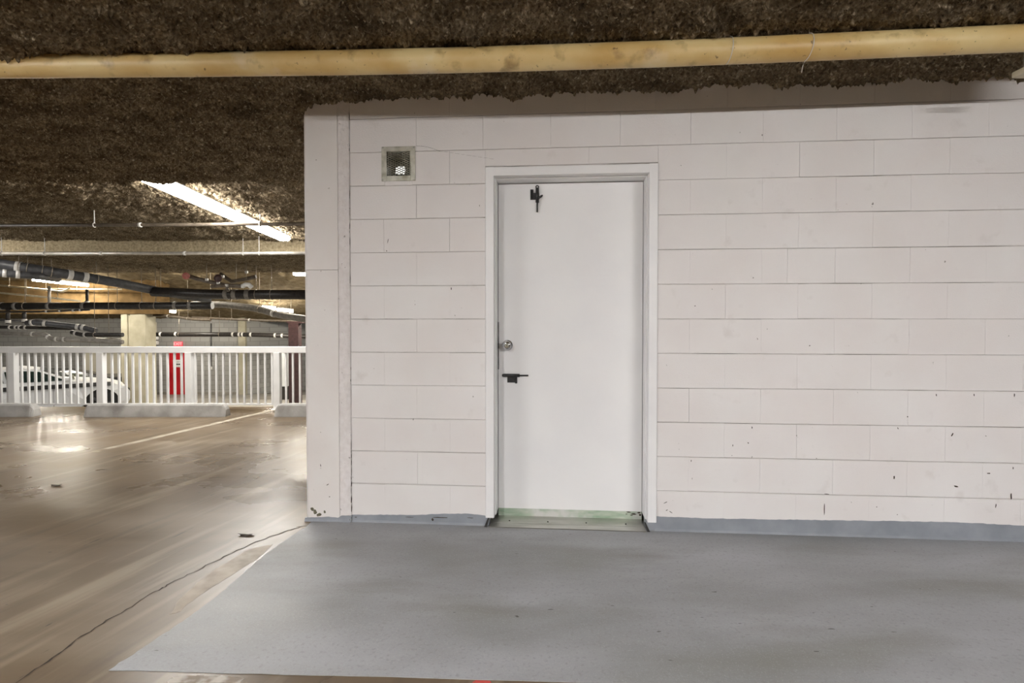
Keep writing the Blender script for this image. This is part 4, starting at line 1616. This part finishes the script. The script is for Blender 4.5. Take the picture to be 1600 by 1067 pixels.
pipe('thin pale pipe just under the far left dark pipe', [(150, 529, 13.4), (190, 530, 13.4)], .04, M_PSTEEL, (170,), (185,))
# vertical drops on the left
for px, y0, y1, Y, lab in ((12.5, 482, 506, 13.55, 'short black drop pipe at the far left'), (38, 486, 504, 13.55, 'short black drop pipe with white clamp, second from left'),
                           (77, 447, 478, 13.9, 'vertical pipe beside the far left fluorescent light'), (136, 452, 476, 14.0, 'dark vertical pipe right of the far left light')):
    p = at(px, y0, Y)
    q = at(px, y1, Y)
    r = thing('drop_pipe', lab, 'pipe', q)
    b = MB()
    b.tube([q, p], .045 if px < 60 else .035, 10)
    b.build('pipe_run', M_PBLACK if px != 77 else M_PSTEEL, r, q)
    b = MB()
    b.tube([q + Vector((0, 0, .02)), q + Vector((0, 0, .09))], .058, 10)
    b.build('pipe_collar', M_COLLAR, r, q)
# the valve cluster between the beam and the thick black pipe
r = thing('valve_assembly', 'cluster of pipes and valve with a round red end above the thick black pipe', 'valve', at(340, 440, 12.6))
OVA = at(340, 440, 12.6)
b = MB()
b.tube([at(290, 430, 12.6), at(310, 436, 12.6), at(352, 446, 12.6), at(378, 447, 12.6)], .05, 10)
b.tube([at(330, 448, 12.5), at(352, 446, 12.5), at(357, 455, 12.5)], .035, 10)
b.tube([at(344, 428, 12.7), at(362, 440, 12.7), at(384, 436, 12.7), at(400, 432, 12.7)], .045, 10)
b.build('pipe_run', M_PBROWN, r, OVA)
b = MB()
c = at(291.5, 431, 12.5)
b.lathe(c, (.2, -1, -.1), [(0, .075), (.05, .08), (.06, .06), (.065, .02)], 16)
o = b.build('red_end_cap', mat('dusty_red', (0.42, 0.12, 0.10), (0.5, 0.2, 0.17), .5, 20), r, OVA)
b = MB()
b.tube([at(378.5, 447.5, 12.5), at(384, 444.5, 12.5), at(389, 445, 12.5), at(393, 449, 12.5)], .052, 12)
o = b.build('white_elbow', M_WHITE, r, OVA)
b = MB()
b.lathe(at(342, 435, 12.5), (0, -1, 0), [(0, .06), (.03, .09), (.05, .09), (.06, .03)], 14)
b.build('valve_wheel', M_RUSTRED, r, OVA)
for px, py in ((323, 437), (341, 442), (354, 446), (348, 432), (385, 425)):
    b = MB()
    c = at(px, py, 12.5)
    b.box(c + Vector((-.03, -.03, -.03)), c + Vector((.03, .03, .03)), bev=.008)
    b.build('clamp', M_COLLAR, r, OVA)
for px in (323, 369, 385):
    p = at(px, 436, 12.6)
    b = MB()
    b.tube([p, (p.x, p.y, Z_SOF + .01)], .0065, 6)
    b.build('pipe_hanger', M_ROD, r, OVA)
